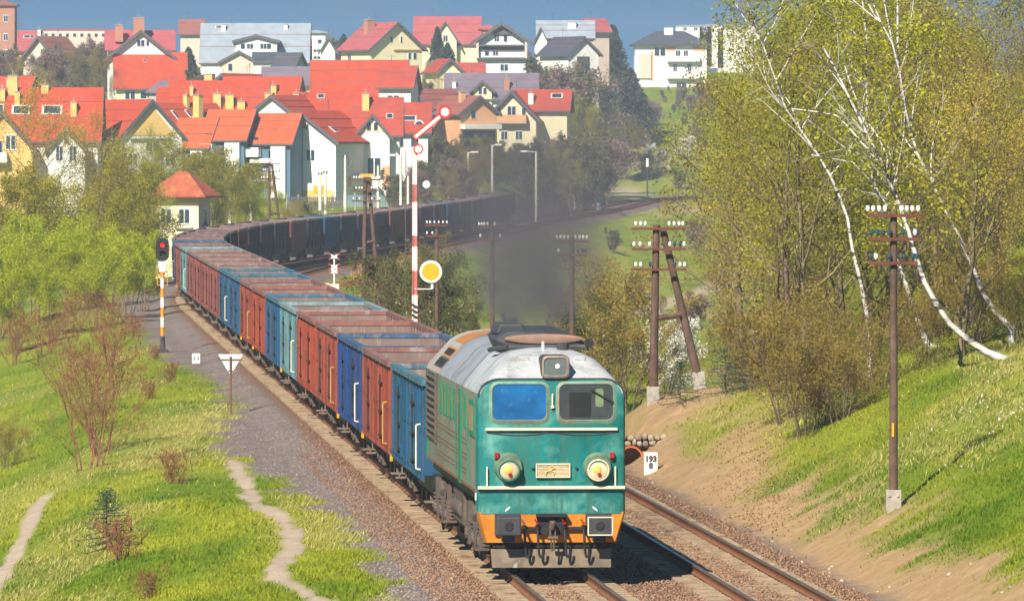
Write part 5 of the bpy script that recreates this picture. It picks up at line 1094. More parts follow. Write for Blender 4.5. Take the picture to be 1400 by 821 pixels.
def branch(rng, segs, tips, p, d, L, r, lvl, nseg, up, wob, kids, shrink):
    pts = [p]; step = L/nseg
    for i in range(nseg):
        d = d+rng.normal(size=3)*wob+np.array([0, 0, up]); d /= np.linalg.norm(d); q = p+d*step
        r1 = r*(1-(i+1)/nseg*.75); segs.append((p, q, r*(1-i/nseg*.75), r1)); p = q; pts.append(p)
        if lvl == 0: tips.append(p)
    if lvl > 0:
        for k in range(kids[lvl-1]):
            t = .25+.75*(k+rng.random())/kids[lvl-1]; i = min(int(t*nseg), nseg-1); f = t*nseg-i; q = pts[i]*(1-f)+pts[i+1]*f
            base = pts[min(i+1, nseg)]-pts[i]; base /= np.linalg.norm(base); sd = rng.normal(size=3); sd -= sd.dot(base)*base; sd /= np.linalg.norm(sd)
            an = rng.uniform(.45, .95); nd = base*math.cos(an)+sd*math.sin(an)
            branch(rng, segs, tips, q, nd, L*shrink*rng.uniform(.7, 1.25)*(1.1-.4*t), max(r*.5*(1-t*.6), .006), lvl-1, 3, up, wob*1.2, kids, shrink)
    return pts
TREES = {}
def make_tree(key, seed, h, nstem=1, lean=.06, limbs=14, limb_l=.33, base=.3, r=.014, kids=(5, 4), up=.09, nleaf=9000, leaf=.075, leafm='spring', barkm='bark', spread=.35, shrink=.5, wob=.12, el=(.5, 1.1)):
    rng = np.random.default_rng(seed); segs = []; tips = []; big = []
    for st in range(nstem):
        a = rng.uniform(0, 6.28); ln = lean if nstem == 1 else rng.uniform(.15, 1)*spread
        d = np.array([math.cos(a)*ln, math.sin(a)*ln, 1.0]); d /= np.linalg.norm(d); hh = h*(1 if nstem == 1 else rng.uniform(.7, 1.02)); rr = h*r*(1 if nstem == 1 else .55)
        p0 = np.array([math.cos(a), math.sin(a), 0])*(0 if nstem == 1 else rng.uniform(.02, .06)*h)+np.array([0, 0, -.3])
        pts = [p0]; n = 9
        for i in range(n):
            d = d+np.r_[rng.normal(size=2)*.07, .03]; d /= np.linalg.norm(d); q = pts[-1]+d*hh*.92/n; big.append((pts[-1], q, rr*(1-i/n*.85), rr*(1-(i+1)/n*.85))); pts.append(q)
        m = limbs if nstem == 1 else max(3, limbs//nstem)
        for k in range(m):
            t = base+(1-base)*(k+rng.random())/m; i = min(int(t*n), n-1); q = pts[i]*(1-(t*n-i))+pts[i+1]*(t*n-i)
            az = k*2.4+rng.uniform(-.5, .5)+st; e = rng.uniform(*el); nd = np.array([math.cos(az)*math.cos(e), math.sin(az)*math.cos(e), math.sin(e)])
            L = h*limb_l*(1.15-.75*abs((t-base)/(1-base)-.3))*rng.uniform(.75, 1.2)
            branch(rng, segs, tips, q, nd, L, max(rr*(1-t*.8)*.5, .012), 2, 5, up, wob, kids[::-1], shrink)
    V, Fc = tubes(big+segs); tm = mesh_np('trunk', V, Fc, M[barkm])
    tips = np.array(tips); C = tips[rng.integers(0, len(tips), nleaf)]+rng.normal(size=(nleaf, 3))*(.018*h+.04)
    LV, LF = leaves(rng, C, leaf); cl = vnoise(C[:, 0]*1.0+C[:, 2]*.7, C[:, 1]+C[:, 2]*.5, 3.0/h*2, seed)
    cm = mesh_np('crown', LV, LF, LEAF[leafm], np.clip(cl*.7+rng.random(nleaf)*.4-.05, 0, 1))
    TREES[key] = (tm, cm, h)
def make_conifer(key, seed, h, w, leafm, nb=150, per=70, leaf=.09):
    rng = np.random.default_rng(seed); segs = [(np.array([0, 0, -.3]), np.array([0, 0, h]), h*.016, .02)]; C = []
    for k in range(nb):
        t = ((k+.5)/nb)**.85; z = h*(.06+.93*t); az = k*2.4+rng.uniform(-.4, .4); L = w*(1-t)**.8*rng.uniform(.75, 1.15)+.12; el_ = .25-.55*(1-t)
        tip = np.array([math.cos(az)*L, math.sin(az)*L, z+el_*L*.6]); p0 = np.array([0, 0, z]); segs.append((p0, tip, .012+L*.012, .008))
        f = rng.random(per)**.7; q = p0+(tip-p0)*f[:, None]; q = q+rng.normal(size=(per, 3))*np.array([.16, .16, .10])*(.35+L*.28); C.append(q)
    C = np.concatenate(C); V, Fc = tubes(segs); LV, LF = leaves(rng, C, leaf)
    TREES[key] = (mesh_np('trunk', V, Fc, M['bark']), mesh_np('crown', LV, LF, LEAF[leafm], rng.random(len(C))), h)
for i in range(3): make_tree(f'spring{i}', 10+i, 12, limbs=17, nleaf=14000, leaf=.043, leafm='spring', barkm='barkpale', kids=(6, 5), base=.22, limb_l=.34)
for i in range(2): make_tree(f'olive{i}', 20+i, 11, limbs=16, nleaf=11000, leaf=.042, leafm='olive', barkm='bark', kids=(6, 6), base=.18, limb_l=.34)
for i in range(2): make_tree(f'lush{i}', 27+i, 11, nstem=2, limbs=20, nleaf=20000, leaf=.07, leafm='lush', barkm='barkpale', kids=(6, 5), base=.2, limb_l=.34)
make_tree('gold', 25, 11, limbs=16, nleaf=11000, leaf=.042, leafm='gold', barkm='barkpale', kids=(6, 6), base=.18, limb_l=.34)
make_tree('bare', 30, 12, limbs=18, nleaf=2500, leaf=.05, leafm='mauve', barkm='bark', kids=(7, 6), base=.2)
for i in range(2): make_tree(f'bright{i}', 40+i, 9, nstem=5, limbs=25, nleaf=20000, leaf=.062, leafm='bright', barkm='barkpale', kids=(5, 5), base=.25, spread=.45, limb_l=.3)
for i in range(2): make_tree(f'bush{i}', 50+i, 5, nstem=9, limbs=36, nleaf=11000, leaf=.036, leafm='olive', barkm='bark', kids=(5, 5), base=.12, spread=.6, limb_l=.34, el=(.3, 1.0))
make_tree('mixbush', 55, 5, nstem=9, limbs=36, nleaf=10000, leaf=.055, leafm='mixed', barkm='barkpale', kids=(5, 5), base=.12, spread=.6, limb_l=.34, el=(.3, 1.0))
make_tree('blossom', 56, 4, nstem=6, limbs=26, nleaf=6500, leaf=.055, leafm='blossom', barkm='bark', kids=(5, 4), base=.15, spread=.6, limb_l=.34)
make_tree('rusty', 60, 4.2, nstem=7, limbs=28, nleaf=1700, leaf=.026, leafm='rusty', barkm='barkred', kids=(6, 5), base=.15, spread=.42, limb_l=.38, up=.12, r=.011)
make_tree('rusty2', 61, 3, nstem=14, limbs=42, nleaf=1800, leaf=.026, leafm='rusty', barkm='barkred', kids=(5, 4), base=.15, spread=.75, limb_l=.3, r=.009)
make_tree('sprig', 62, 1.3, nstem=14, limbs=28, nleaf=500, leaf=.02, leafm='rusty', barkm='barkred', kids=(3, 2), base=.2, spread=.5, limb_l=.28, r=.012)
make_tree('dull', 63, 9, nstem=4, limbs=24, nleaf=9000, leaf=.13, leafm='dull', barkm='bark', kids=(5, 5), base=.12, spread=.4, limb_l=.34)
make_tree('mauve', 64, 9, nstem=4, limbs=24, nleaf=8000, leaf=.11, leafm='mauve', barkm='bark', kids=(5, 5), base=.12, spread=.4, limb_l=.34)
make_conifer('spruce', 70, 12, 3.0, 'conifer', 190, 80, .14); make_conifer('spruce2', 71, 9, 3.4, 'conifer', 150, 80, .16); make_conifer('pine', 72, 1.5, .75, 'pine', 34, 60, .02)
vr = random.Random(11)
def plant(kind, px, d, h, name, label, group=None, X=None, sink=0.1, cat=None, ytop=None):
    tm, cm, h0 = TREES[kind]
    if X is None: X = (px-700)/F*d
    if ytop is not None: h = zpx(ytop, d)-float(zt(X, d))
    z = float(zt(X, d))-sink; o = empty(name, (X, d, z), vr.uniform(0, 6.28)); k = h/h0; o.scale = (k*vr.uniform(.92, 1.12), k*vr.uniform(.92, 1.12), k)
    c = cat or ('bush' if 'bush' in name or 'shrub' in name else 'tree'); tag(o, label, c, group)
    t = link(bpy.data.objects.new('stems' if c == 'bush' else 'trunk', tm), o); link(bpy.data.objects.new('foliage' if c == 'bush' else 'crown', cm), o)
    return o
# the wood on the right bank
WG = 'trees of the wood on the right bank'
wood = []
for row, (d, x0, x1, n) in enumerate(((178, 1230, 1480, 5), (184, 1110, 1460, 7), (192, 1085, 1480, 8), (206, 1070, 1500, 9), (222, 1050, 1480, 9), (245, 1025, 1500, 10), (275, 1010, 1480, 9), (310, 1000, 1450, 8))):
    for k in range(n):
        px = x0+(x1-x0)*(k+.5)/n+vr.uniform(-16, 16); dd = d+8+vr.uniform(-5, 5)
        kind = vr.choice(['spring0', 'spring1', 'spring2', 'spring0', 'olive0', 'olive1', 'bare', 'gold', 'gold'])
        if px > 1240 and row > 2: kind = vr.choice(['bare', 'bare', 'olive0', 'gold', 'spring1'])
        if px < 1120 and kind == 'bare': kind = 'spring1'
        h = vr.uniform(9.5, 13)*(.62 if row == 0 else (.75 if row == 1 else 1))
        if px < 1100: h = min(h, 9.5+row*.4)
        if px > 1240 and row > 2: h = min(h, 9.0) if kind == 'bare' else min(h*.6, 6.8)
        wood.append((kind, px, dd, h))
wood = [q for q in wood if not (1125 < q[1] < 1262 and q[2] < 205) and not (q[1] > 1325 and q[2] < 200)]
for kind, px, d, h in wood:
    kd = {'g': 'golden brown budding tree', 's': 'yellow-green budding tree', 'o': 'olive brown budding tree', 'b': 'bare leafless tree'}[kind[0]]
    pos = 'in the wood left of the leaning birch' if px < 1180 else ('in the wood behind the leaning birch' if px < 1320 else 'in the wood right of the leaning birch')
    plant(kind, px, d, h, 'deciduous_tree', f'{kd} {pos}, ' + ('front row' if d < 197 else ('middle rows' if d < 237 else 'back rows')), WG)
for px, d, h, kind, lb in ((1105, 183, 3.6, 'bush0', 'dense olive brown thicket at the top of the dead-leaf hollow'), (1150, 182, 3.0, 'bush1', 'olive bush just left of the near telegraph pole'), (1075, 190, 4.4, 'bush1', 'tall olive bush at the left end of the thicket'),
    (1060, 215, 4.0, 'bush0', 'olive bush behind the left end of the thicket'), (1200, 186, 2.8, 'bush0', 'low bush behind the near telegraph pole'), (1270, 188, 2.6, 'bush1', 'low bush under the crook of the leaning birch'), (1330, 190, 3.4, 'bush0', 'olive bush behind the foot of the leaning birch'),
    (1400, 186, 2.6, 'bush1', 'low bush at the right edge beside the birch foot'), (1040, 240, 3.6, 'bush1', 'grey-olive bush on the meadow edge of the wood'), (1010, 275, 3.0, 'bush0', 'small grey bush where the wood meets the meadow'), (1120, 190, 1.4, 'rusty2', 'rust-red shrub at the foot of the thicket'), (1165, 188, 1.3, 'rusty2', 'rust-red shrub left of the near telegraph pole'), (1240, 192, 1.4, 'rusty2', 'rust-red shrub right of the near telegraph pole')):
    plant(kind, px, d, h, 'shrub', lb, 'bushes along the edge of the right wood')
# white birches with their own trunks
def birch(name, d, pts, r, label, twigs, seed, nleaf=2600, forks=(), ylean=.8):
    rng = np.random.default_rng(seed)
    if d is None: d = hit(*pts[0])[1]
    s = F/d
    P = np.array([[(x-pts[0][0])/s, (i/(len(pts)-1))*ylean, (pts[0][1]-y)/s] for i, (x, y) in enumerate(pts)]); segs = []
    gz = float(zt((pts[0][0]-700)/s, d))-(HC-(pts[0][1]-YH)/s)
    if gz >= -.1: segs.append((np.array([.25, .1, -.25]), P[0], r*1.9, r*1.15))
    if gz < -.1: segs.append((np.array([.0, 0, gz-.3]), P[0], r*1.25, r))
    n = len(P); rad = r*(1-np.sqrt(np.arange(n)/n)*.78)
    for i in range(n-1): segs.append((P[i], P[i+1], rad[i], rad[i+1]))
    for j, fp, fr in forks:
        q = [P[j]]+[np.array([(x-pts[0][0])/s, P[j][1]+(k+1)*.4, (pts[0][1]-y)/s]) for k, (x, y) in enumerate(fp)]
        for i in range(len(q)-1): segs.append((q[i], q[i+1], fr*(1-i/len(q)*.7), fr*(1-(i+1)/len(q)*.7)))
    br = []; tips = []
    for k in range(twigs):
        i = rng.integers(max(1, n//3), n-1); f = rng.random(); q = P[i]*(1-f)+P[i+1 if i+1 < n else i]*f
        a = rng.uniform(0, 6.28); nd = np.array([math.cos(a)*.8, math.sin(a)*.8, .6]); branch(rng, br, tips, q, nd/np.linalg.norm(nd), rng.uniform(.8, 2.2), .022, 2, 5, -.02, .12, (4, 4), .5)
    wh = []; wt = []
    for k in range(twigs//2):
        i = rng.integers(n//2, n-1); q = P[i]; a = rng.uniform(0, 6.28); nd = np.array([math.cos(a)*.7-.25, math.sin(a)*.6, .75]); branch(rng, wh, wt, q, nd/np.linalg.norm(nd), rng.uniform(1.5, 3.2), .024, 1, 6, .0, .12, (3,), .5)
    segs += wh; tips += wt
    X = (pts[0][0]-700)/s; z = HC-(pts[0][1]-YH)/s; o = empty(name, (X, d, z)); tag(o, label, 'tree', 'white birches of the right wood')
    tv, tf = tubes(segs); link(bpy.data.objects.new('trunk', mesh_np('trunk', tv, tf, M['birch'], smooth=True)), o)
    bv, bf = tubes(br); link(bpy.data.objects.new('twigs', mesh_np('twigs', bv, bf, M['bark'])), o)
    tips = np.array(tips); C = tips[rng.integers(0, len(tips), nleaf)]+rng.normal(size=(nleaf, 3))*.22; LV, LF = leaves(rng, C, .05)
    link(bpy.data.objects.new('crown', mesh_np('crown', LV, LF, LEAF['spring'], rng.random(nleaf))), o)
birch('birch_tree', None, [(1374, 492), (1350, 482), (1328, 468), (1300, 444), (1282, 418), (1266, 388), (1254, 352), (1244, 318), (1232, 284), (1222, 258), (1214, 236), (1204, 214), (1190, 190), (1176, 160), (1160, 128), (1146, 98), (1128, 66)], .125,
      'thickest white birch, leaning left in a curve from the grassy bank', 26, 1, forks=((9, [(1206, 226), (1190, 205), (1168, 178), (1150, 158), (1120, 152), (1090, 148)], .042), (10, [(1216, 215), (1206, 190), (1186, 160), (1170, 120), (1160, 85)], .035), (8, [(1224, 268), (1226, 230), (1218, 200)], .035), (7, [(1226, 300), (1200, 255), (1170, 222), (1110, 211)], .03)))
birch('birch_tree', 186, [(1384, 450), (1362, 428), (1344, 400), (1334, 372), (1322, 345), (1306, 312), (1292, 285), (1276, 250), (1258, 215), (1246, 180), (1238, 140), (1232, 100), (1222, 60), (1206, 30), (1190, -10)], .095, 'slender white birch leaning left beside the right edge', 20, 2, forks=((10, [(1234, 110), (1231, 60), (1232, 0), (1232, -40)], .05),))
birch('birch_tree', 191, [(1268, 470), (1252, 430), (1240, 390), (1226, 350), (1214, 320), (1204, 280), (1194, 240), (1188, 190), (1186, 120), (1187, 60), (1180, -10)], .10, 'upright white birch rising behind the near telegraph pole', 20, 3)
birch('birch_tree', 190, [(1190, 470), (1184, 420), (1176, 380), (1166, 340), (1160, 300), (1150, 272), (1136, 240), (1118, 210), (1096, 178), (1076, 150), (1062, 110), (1044, 60), (1030, 20)], .085, 'thin birch leaning far left through the yellow-green leaves', 24, 4)
# left side
LG = 'spring-green trees left of the line'
for px, d, yt, kind, lb in ((20, 352, 330, 'bright0', 'fresh green bushy tree at the left edge above the reddish brush'), (75, 362, 318, 'bright1', 'fresh green bushy tree left of the middle of the green thicket'), (130, 368, 300, 'bright0', 'fresh green bushy tree in the middle of the green thicket'), (172, 378, 292, 'bright1', 'brightest green bushy tree next to the red light signal'),
    (200, 392, 310, 'bright0', 'fresh green bushy tree closest to the bend of the train'), (-10, 385, 295, 'bright1', 'fresh green tree cut by the left edge of view'), (45, 400, 278, 'bright0', 'second-row green tree over the thicket on the left'), (100, 410, 270, 'bright1', 'second-row green tree behind the middle of the thicket'), (150, 415, 262, 'lush0', 'yellow-green tree left of the tiled signal box'),
    (15, 450, 232, 'lush0', 'yellow-green tree before the yellow cross gable'), (65, 455, 222, 'lush1', 'yellow-green twiggy tree before the white cross gable'), (105, 462, 212, 'olive1', 'tall grey-olive tree before the big yellow gable'), (148, 470, 205, 'lush0', 'yellow-green tree below the big yellow gable'), (180, 478, 215, 'lush1', 'yellow-green tree brushing the left eave of the signal box'), (205, 500, 262, 'spring1', 'airy tree whose branches cross the signal box wall'), (62, 545, 128, 'gold', 'tall golden tree whose top crosses the red roofs'), (125, 560, 165, 'gold', 'golden tree before the big yellow gable, right of the tallest')):
    plant(kind, px, d, 0, 'spring_tree', lb, LG, ytop=yt)
for px, d, yt, kind, lb in ((285, 600, 205, 'lush0', 'yellow-green tree right behind the signal box roof'), (308, 625, 212, 'lush1', 'yellow-green tree between signal box and grey masts'), (330, 640, 222, 'bright0', 'fresh green tree behind the second grey mast'), (352, 650, 238, 'bright1', 'fresh green tree left of the insulator-covered pole'), (255, 610, 192, 'lush1', 'yellow-green tree above the signal box roof'), (222, 615, 186, 'lush0', 'yellow-green tree below the big yellow gable, behind the signal box'), (196, 600, 190, 'spring0', 'yellow-green tree left behind the signal box'), (400, 660, 268, 'bush0', 'low bush before the twin grey masts'), (425, 690, 268, 'mixbush', 'low pale bush between masts below the terrace')):
    plant(kind, px, d, 0, 'spring_tree' if yt < 260 else 'bush', lb, LG, ytop=yt)
plant('rusty', 272, 680, 5.5, 'maple_tree', 'orange-leaved young tree before the leftmost terrace gable')
for px, d, h, kind, lb in ((20, 335, 3.2, 'rusty2', 'reddish brush at the foot of the left thicket, left end'), (62, 338, 3.0, 'rusty2', 'reddish brush below the left thicket beside the earth track'), (100, 345, 3.0, 'rusty', 'reddish brush at the foot of the thicket, middle'), (150, 350, 2.8, 'rusty2', 'reddish brush near the red light signal'), (185, 340, 1.6, 'rusty2', 'small reddish brush close to the red light signal')):
    plant(kind, px, d, h, 'brush_shrub', lb, 'reddish brush below the thicket')
def plant_px(kind, px, py, h, name, label, group=None, cat=None, sink=.05):
    X, Y, z = hit(px, py); return plant(kind, px, Y, h, name, label, group, X, sink, cat)
plant_px('rusty', 122, 640, 5.0, 'budding_tree', 'lone red-budded tree with several stems on the left grass slope', None, 'tree')
plant_px('rusty', 136, 622, 4.0, 'budding_tree', 'second red-budded stem clump close behind the lone red-budded tree', None, 'tree')
plant_px('pine', 145, 757, 1.5, 'young_pine', 'knee-high dark green pine on the left grass slope', None, 'tree')
plant_px('sprig', 172, 764, 1.5, 'twig_shrub', 'bare upright twigs right of the small pine', 'twig tufts on the left slope', 'bush')
plant_px('sprig', 230, 522, 1.25, 'twig_shrub', 'reddish twig tuft nearest the white marker plate', 'twig tufts on the left slope', 'bush')
plant_px('sprig', 206, 546, 1.1, 'twig_shrub', 'low reddish twig tuft right of the red-budded tree', 'twig tufts on the left slope', 'bush')
plant_px('sprig', 212, 492, 1.1, 'twig_shrub', 'reddish twig tuft just left of the red light signal', 'twig tufts on the left slope', 'bush')
plant_px('sprig', 240, 662, 1.5, 'twig_shrub', 'yellowish twig tuft in the middle of the left slope', 'twig tufts on the left slope', 'bush')
plant_px('sprig', 204, 818, 1.0, 'twig_shrub', 'short twig tuft at the bottom edge of the left slope', 'twig tufts on the left slope', 'bush')
plant_px('bush0', 8, 640, 1.8, 'shrub', 'grey twiggy bush at the left edge of the slope', None, 'bush')
# right of the train
for px, d, h, kind, lb in ((830, 262, 6.0, 'bush0', 'large olive bush behind the right shoulder of the locomotive'), (858, 240, 4.4, 'bush1', 'olive bush left of the near two-legged pole'), (800, 280, 4.6, 'bush1', 'olive bush half hidden behind the locomotive roof'), (812, 250, 3.6, 'mixbush', 'blossom-flecked bush beside the locomotive roof corner'), (905, 255, 3.2, 'blossom', 'white blossoming bush between the legs of the near two-legged pole'),
    (545, 345, 4.2, 'mixbush', 'yellow-white blossom bush left of the semaphore mast'), (580, 335, 4.6, 'mixbush', 'yellow-white blossom bush below the yellow disc signal'), (615, 330, 3.8, 'mixbush', 'yellow-white blossom bush right of the yellow disc signal'), (530, 362, 3.6, 'bush1', 'olive bush near the small orange-railed bridge'), (640, 345, 2.4, 'mixbush', 'low blossom bush behind the first wagons'), (575, 350, 5.0, 'bush0', 'olive bush between the wagons and the semaphore'),
    (935, 430, 4.0, 'mauve', 'mauve leafless bush on the valley slope behind the near two-legged pole'), (985, 640, 5.0, 'mauve', 'mauve bush by the pale track in the meadow'), (960, 700, 5.0, 'mauve', 'mauve bush below the sandy patch in the valley'), (905, 560, 1.6, 'bush0', 'low olive bush left of the meadow walker'), (1000, 480, 1.5, 'bush1', 'low olive bush on the meadow slope below the pale track'), (950, 330, 1.2, 'bush0', 'small olive bush low in the meadow right of the slanting pole leg'), (1020, 420, 2.2, 'mauve', 'mauve bush in the meadow near the wood edge'), (870, 600, 2.4, 'dull', 'hazy olive bush in the valley right of the smoke'), (840, 700, 2.6, 'dull', 'hazy olive bush in the meadow beyond the smoke'), (700, 420, 2.4, 'dull', 'hazy olive bush in the smoke left of the brown pole'), (760, 470, 2.2, 'mauve', 'mauve bush seen through the smoke')):
    plant(kind, px, d, h, 'bush' if kind != 'blossom' else 'blossom_bush', lb, 'bushes beside the railway')
for k, (px, py, h) in enumerate(((930, 562, 1.3), (992, 545, 1.4), (1012, 540, 1.2))):
    plant_px('pine', px, py-6, h, 'young_pine', ('young pine seedling just left of the slanting pole leg', 'young pine right of the slanting pole leg', 'young pine at the edge of the wood behind the grass bank')[k], 'young pines on the meadow edge', 'tree')
# far hillside
FG = 'trees among the houses on the hillside'
far = [(838, 1250, -32, 'spruce', 'tallest dark spruce on the skyline left of the apartment house'), (818, 1240, -62, 'spruce2', 'dark spruce at the left foot of the tallest spruce'), (598, 1120, -34, 'spruce', 'dark conifer in front of the rose pink roof'), (862, 1225, -92, 'spruce2', 'broad blue-dark conifer below the tallest spruce'), (792, 1190, -98, 'spruce2', 'dark conifer below the white gable house'), (612, 1115, -56, 'spruce2', 'small conifer right of the dark conifer before the pink roof'), (258, 1040, -62, 'spruce2', 'dark conifer right of the big left red house'), (768, 1150, -120, 'spruce2', 'dark conifer right of the pale yellow house'), (470, 1240, 5, 'spruce2', 'dark conifer on the skyline left of the cream villa'), (460, 1260, 4, 'dull', 'tree on the skyline by the tiny white gable'), (620, 850, 3.0, 'dull', 'low tree under the white balcony band')]
FK = [('dull', 'olive brown hazy tree'), ('mauve', 'mauve leafless tree'), ('spring1', 'pale yellow-green tree'), ('olive0', 'grey-olive tree')]
for (x0, x1, d0, d1, n, hs, kinds, where) in ((60, 150, 985, 1060, 9, (6, 9), (0, 1, 1, 3), 'left of the big left red house'), (60, 150, 1140, 1290, 9, (-75, -56), (1, 1, 3), 'below the long pale pink block'), (0, 60, 930, 1080, 6, (6, 9), (0, 1, 3), 'at the left edge above the red roofs'), (232, 300, 960, 1080, 5, (5, 7), (0, 1, 3), 'between the red house and blue-grey roof'), (300, 430, 985, 1030, 6, (2.5, 4), (0, 3), 'below the blue-grey roof'),
        (565, 600, 920, 1000, 4, (4, 6), (0, 3), 'left of the small cream cottage'), (590, 700, 800, 870, 10, (-205, -182), (0, 0, 2, 3), 'below the pale yellow house'), (690, 800, 830, 880, 9, (-205, -172), (0, 0, 1, 2), 'right below the pale yellow house'), (715, 800, 1000, 1070, 8, (-105, -80), (1, 1, 0, 3), 'below the white gable house'), (765, 830, 900, 1100, 8, (-190, -135), (0, 0, 2, 1), 'right of the pale yellow house'),
        (780, 890, 1195, 1235, 12, (-190, -140), (0, 0, 3, 1), 'in the brush beyond the meadow'), (860, 1000, 1215, 1290, 14, (-170, -112), (1, 1, 1, 0), 'in the mauve copse below the apartment house'), (850, 965, 1225, 1330, 22, (-150, -112), (1, 0, 1, 3), 'on the slope right under the apartment house'), (800, 1010, 1180, 1200, 10, (2.5, 5), (0, 2, 3), 'along the far edge of the meadow'), (535, 660, 745, 790, 9, (-235, -205), (0, 1, 3), 'below the red roof with round dormers'), (940, 1060, 1150, 1260, 7, (6, 9), (0, 1, 2), 'behind the left fringe of the wood'), (430, 480, 1200, 1300, 4, (3, 5), (0, 3), 'near the tiny white gable'), (700, 790, 1180, 1320, 6, (5, 7), (0, 1, 3), 'behind the chalet'), (100, 230, 1330, 1420, 6, (3, 5), (0, 1), 'on the left skyline'), (400, 560, 700, 740, 4, (1.5, 2.2), (0, 2), 'on the green strip above the shaded wagons')):
    for k in range(n):
        i = kinds[k % len(kinds)]; far.append((x0+(x1-x0)*(k+vr.random())/n, d0+(d1-d0)*vr.random(), vr.uniform(*hs), FK[i][0], f'{FK[i][1]} {where}'))
for px, d, h, kind, lb in far: plant(kind, px, d, abs(h), 'conifer_tree' if 'spruce' in kind else ('hillside_tree' if h > 3 else 'bush'), lb, FG, sink=.3, ytop=(-h if h < 0 else None))
for k, (px, d, h) in enumerate(((905, 1195, 5), (935, 1210, 4.5), (890, 1205, 4))): plant('blossom', px, d, h, 'blossom_tree', ('white blossoming tree beyond the far curving track', 'white blossoming tree at the left fringe of the wood, far', 'small white blossoming tree in the far brush')[k], 'blossoming trees beyond the meadow')
# ------------------------------------------------------------------ grass, stones, litter (nobody could count these)
rg = np.random.default_rng(5)
def scatter(n, d0, d1, t0, t1):
    Y = 1/np.sqrt(rg.uniform(1/d1**2, 1/d0**2, n)); X = rg.uniform(t0, t1, n)*Y; return X, Y
def grass(n, d0, d1, t0, t1):
    X, Y = scatter(n, d0, d1, t0, t1); g, dr, pth, tr, dry, u = masks(X, Y)
    keep = rg.random(n) > np.clip(g*1.15+np.clip(dr-.08, 0, 1)*1.25+pth*2+tr, 0, .997)
    keep &= rg.random(n) < .3+.9*vnoise(X, Y*.3, 1.2, 31)
    X, Y, dry = X[keep], Y[keep], dry[keep]; m = len(X); Z = zt(X, Y)
    tuft = vnoise(X, Y*.3, 1.8, 44); dd = dry*(.35+.9*vnoise(X, Y*.25, 1.3, 50)); isdry = rg.random(m) < np.clip(dd, 0, .85)
    h = (.04+.085*tuft)*(.6+.8*rg.random(m))*np.where(isdry, 1.5, 1); w = .011+.010*rg.random(m)*(Y/170)
    a = rg.uniform(0, 6.28, m); ln = rg.normal(size=(m, 2))*h[:, None]*.55+np.array([.12, -.05])*h[:, None]*np.where(isdry, 4, 1)[:, None]
    P = np.stack([X, Y, Z-.01], 1); s = np.stack([np.cos(a), np.sin(a), a*0], 1)*w[:, None]; tip = P+np.concatenate([ln, h[:, None]], 1)
    V = np.stack([P-s, P+s, tip], 1).reshape(-1, 3); return V, np.where(isdry, .9+.1*rg.random(m), .82*np.clip(lushness(X, Y)*.85+.3*rg.random(m)-.08, 0, 1))
def grass_mat():
    m, nt, b = new_mat('grass blades'); at_ = node(nt, 'ShaderNodeAttribute', attribute_name='tint')
    c = mixc(nt, ramp(nt, at_.outputs['Fac'], 0, .8), (.11, .21, .008), (.40, .41, .03)); c = mixc(nt, ramp(nt, at_.outputs['Fac'], .86, .9), c, (.50, .44, .15))
    nt.links.new(c, b.inputs['Base Color']); b.inputs['Roughness'].default_value = .6; b.inputs['Specular IOR Level'].default_value = .15
    t = node(nt, 'ShaderNodeBsdfTranslucent'); nt.links.new(c, t.inputs[0]); ms = node(nt, 'ShaderNodeMixShader', i_0=.3); nt.links.new(b.outputs[0], ms.inputs[1]); nt.links.new(t.outputs[0], ms.inputs[2])
    nt.links.new(ms.outputs[0], nt.nodes['Material Output'].inputs['Surface']); return m
GM = grass_mat(); parts = [grass(420000, 124, 330, -.085, .005), grass(380000, 122, 235, .02, .085), grass(60000, 235, 520, .0, .06)]
V = np.concatenate([p[0] for p in parts]); tn = np.concatenate([p[1] for p in parts])
o = bpy.data.objects.new('grass', mesh_np('grass', V, np.arange(len(V)).reshape(-1, 3), GM, tn)); COL.objects.link(o); tag(o, 'short spring grass with yellow dry tufts on both slopes', 'grass', kind='stuff')
# stones: little faceted lumps
def stones(X, Y, sz, name, label, m, zoff=0.0):
    n = len(X); Z = zt(X, Y)+zoff; base = np.array([(1, 0, 0), (-1, 0, 0), (0, 1, 0), (0, -1, 0), (0, 0, .8), (0, 0, -.5)])
    V = np.stack([X, Y, Z], 1)[:, None, :]+base[None]*sz[:, None, None]*rg.uniform(.6, 1.3, (n, 6, 1))
    a = rg.uniform(0, 6.28, n); c, s = np.cos(a), np.sin(a); rel = V-np.stack([X, Y, Z], 1)[:, None, :]
    V = np.stack([X[:, None]+rel[:, :, 0]*c[:, None]-rel[:, :, 1]*s[:, None], Y[:, None]+rel[:, :, 0]*s[:, None]+rel[:, :, 1]*c[:, None], Z[:, None]+rel[:, :, 2]], 2).reshape(-1, 3)
    f = np.array([(0, 2, 4), (2, 1, 4), (1, 3, 4), (3, 0, 4), (2, 0, 5), (1, 2, 5), (3, 1, 5), (0, 3, 5)]); Fc = (np.arange(n)[:, None, None]*6+f[None]).reshape(-1, 3)
    o = bpy.data.objects.new(name, mesh_np(name, V, Fc, m, np.repeat(rg.random(n), 8))); COL.objects.link(o); tag(o, label, 'stones', kind='stuff')
def stonemat(name, c0, c1):
    m, nt, b = new_mat(name); at_ = node(nt, 'ShaderNodeAttribute', attribute_name='tint'); nt.links.new(mixc(nt, at_.outputs['Fac'], c0, c1), b.inputs['Base Color']); b.inputs['Roughness'].default_value = .9; return m
X, Y = scatter(90000, 124, 300, -.06, .07); u = X-xc(Y); g, dr, pth, tr, dry, _ = masks(X, Y); k = (g > .5) & (tr < .3) & (u < 1); X, Y = X[k], Y[k]
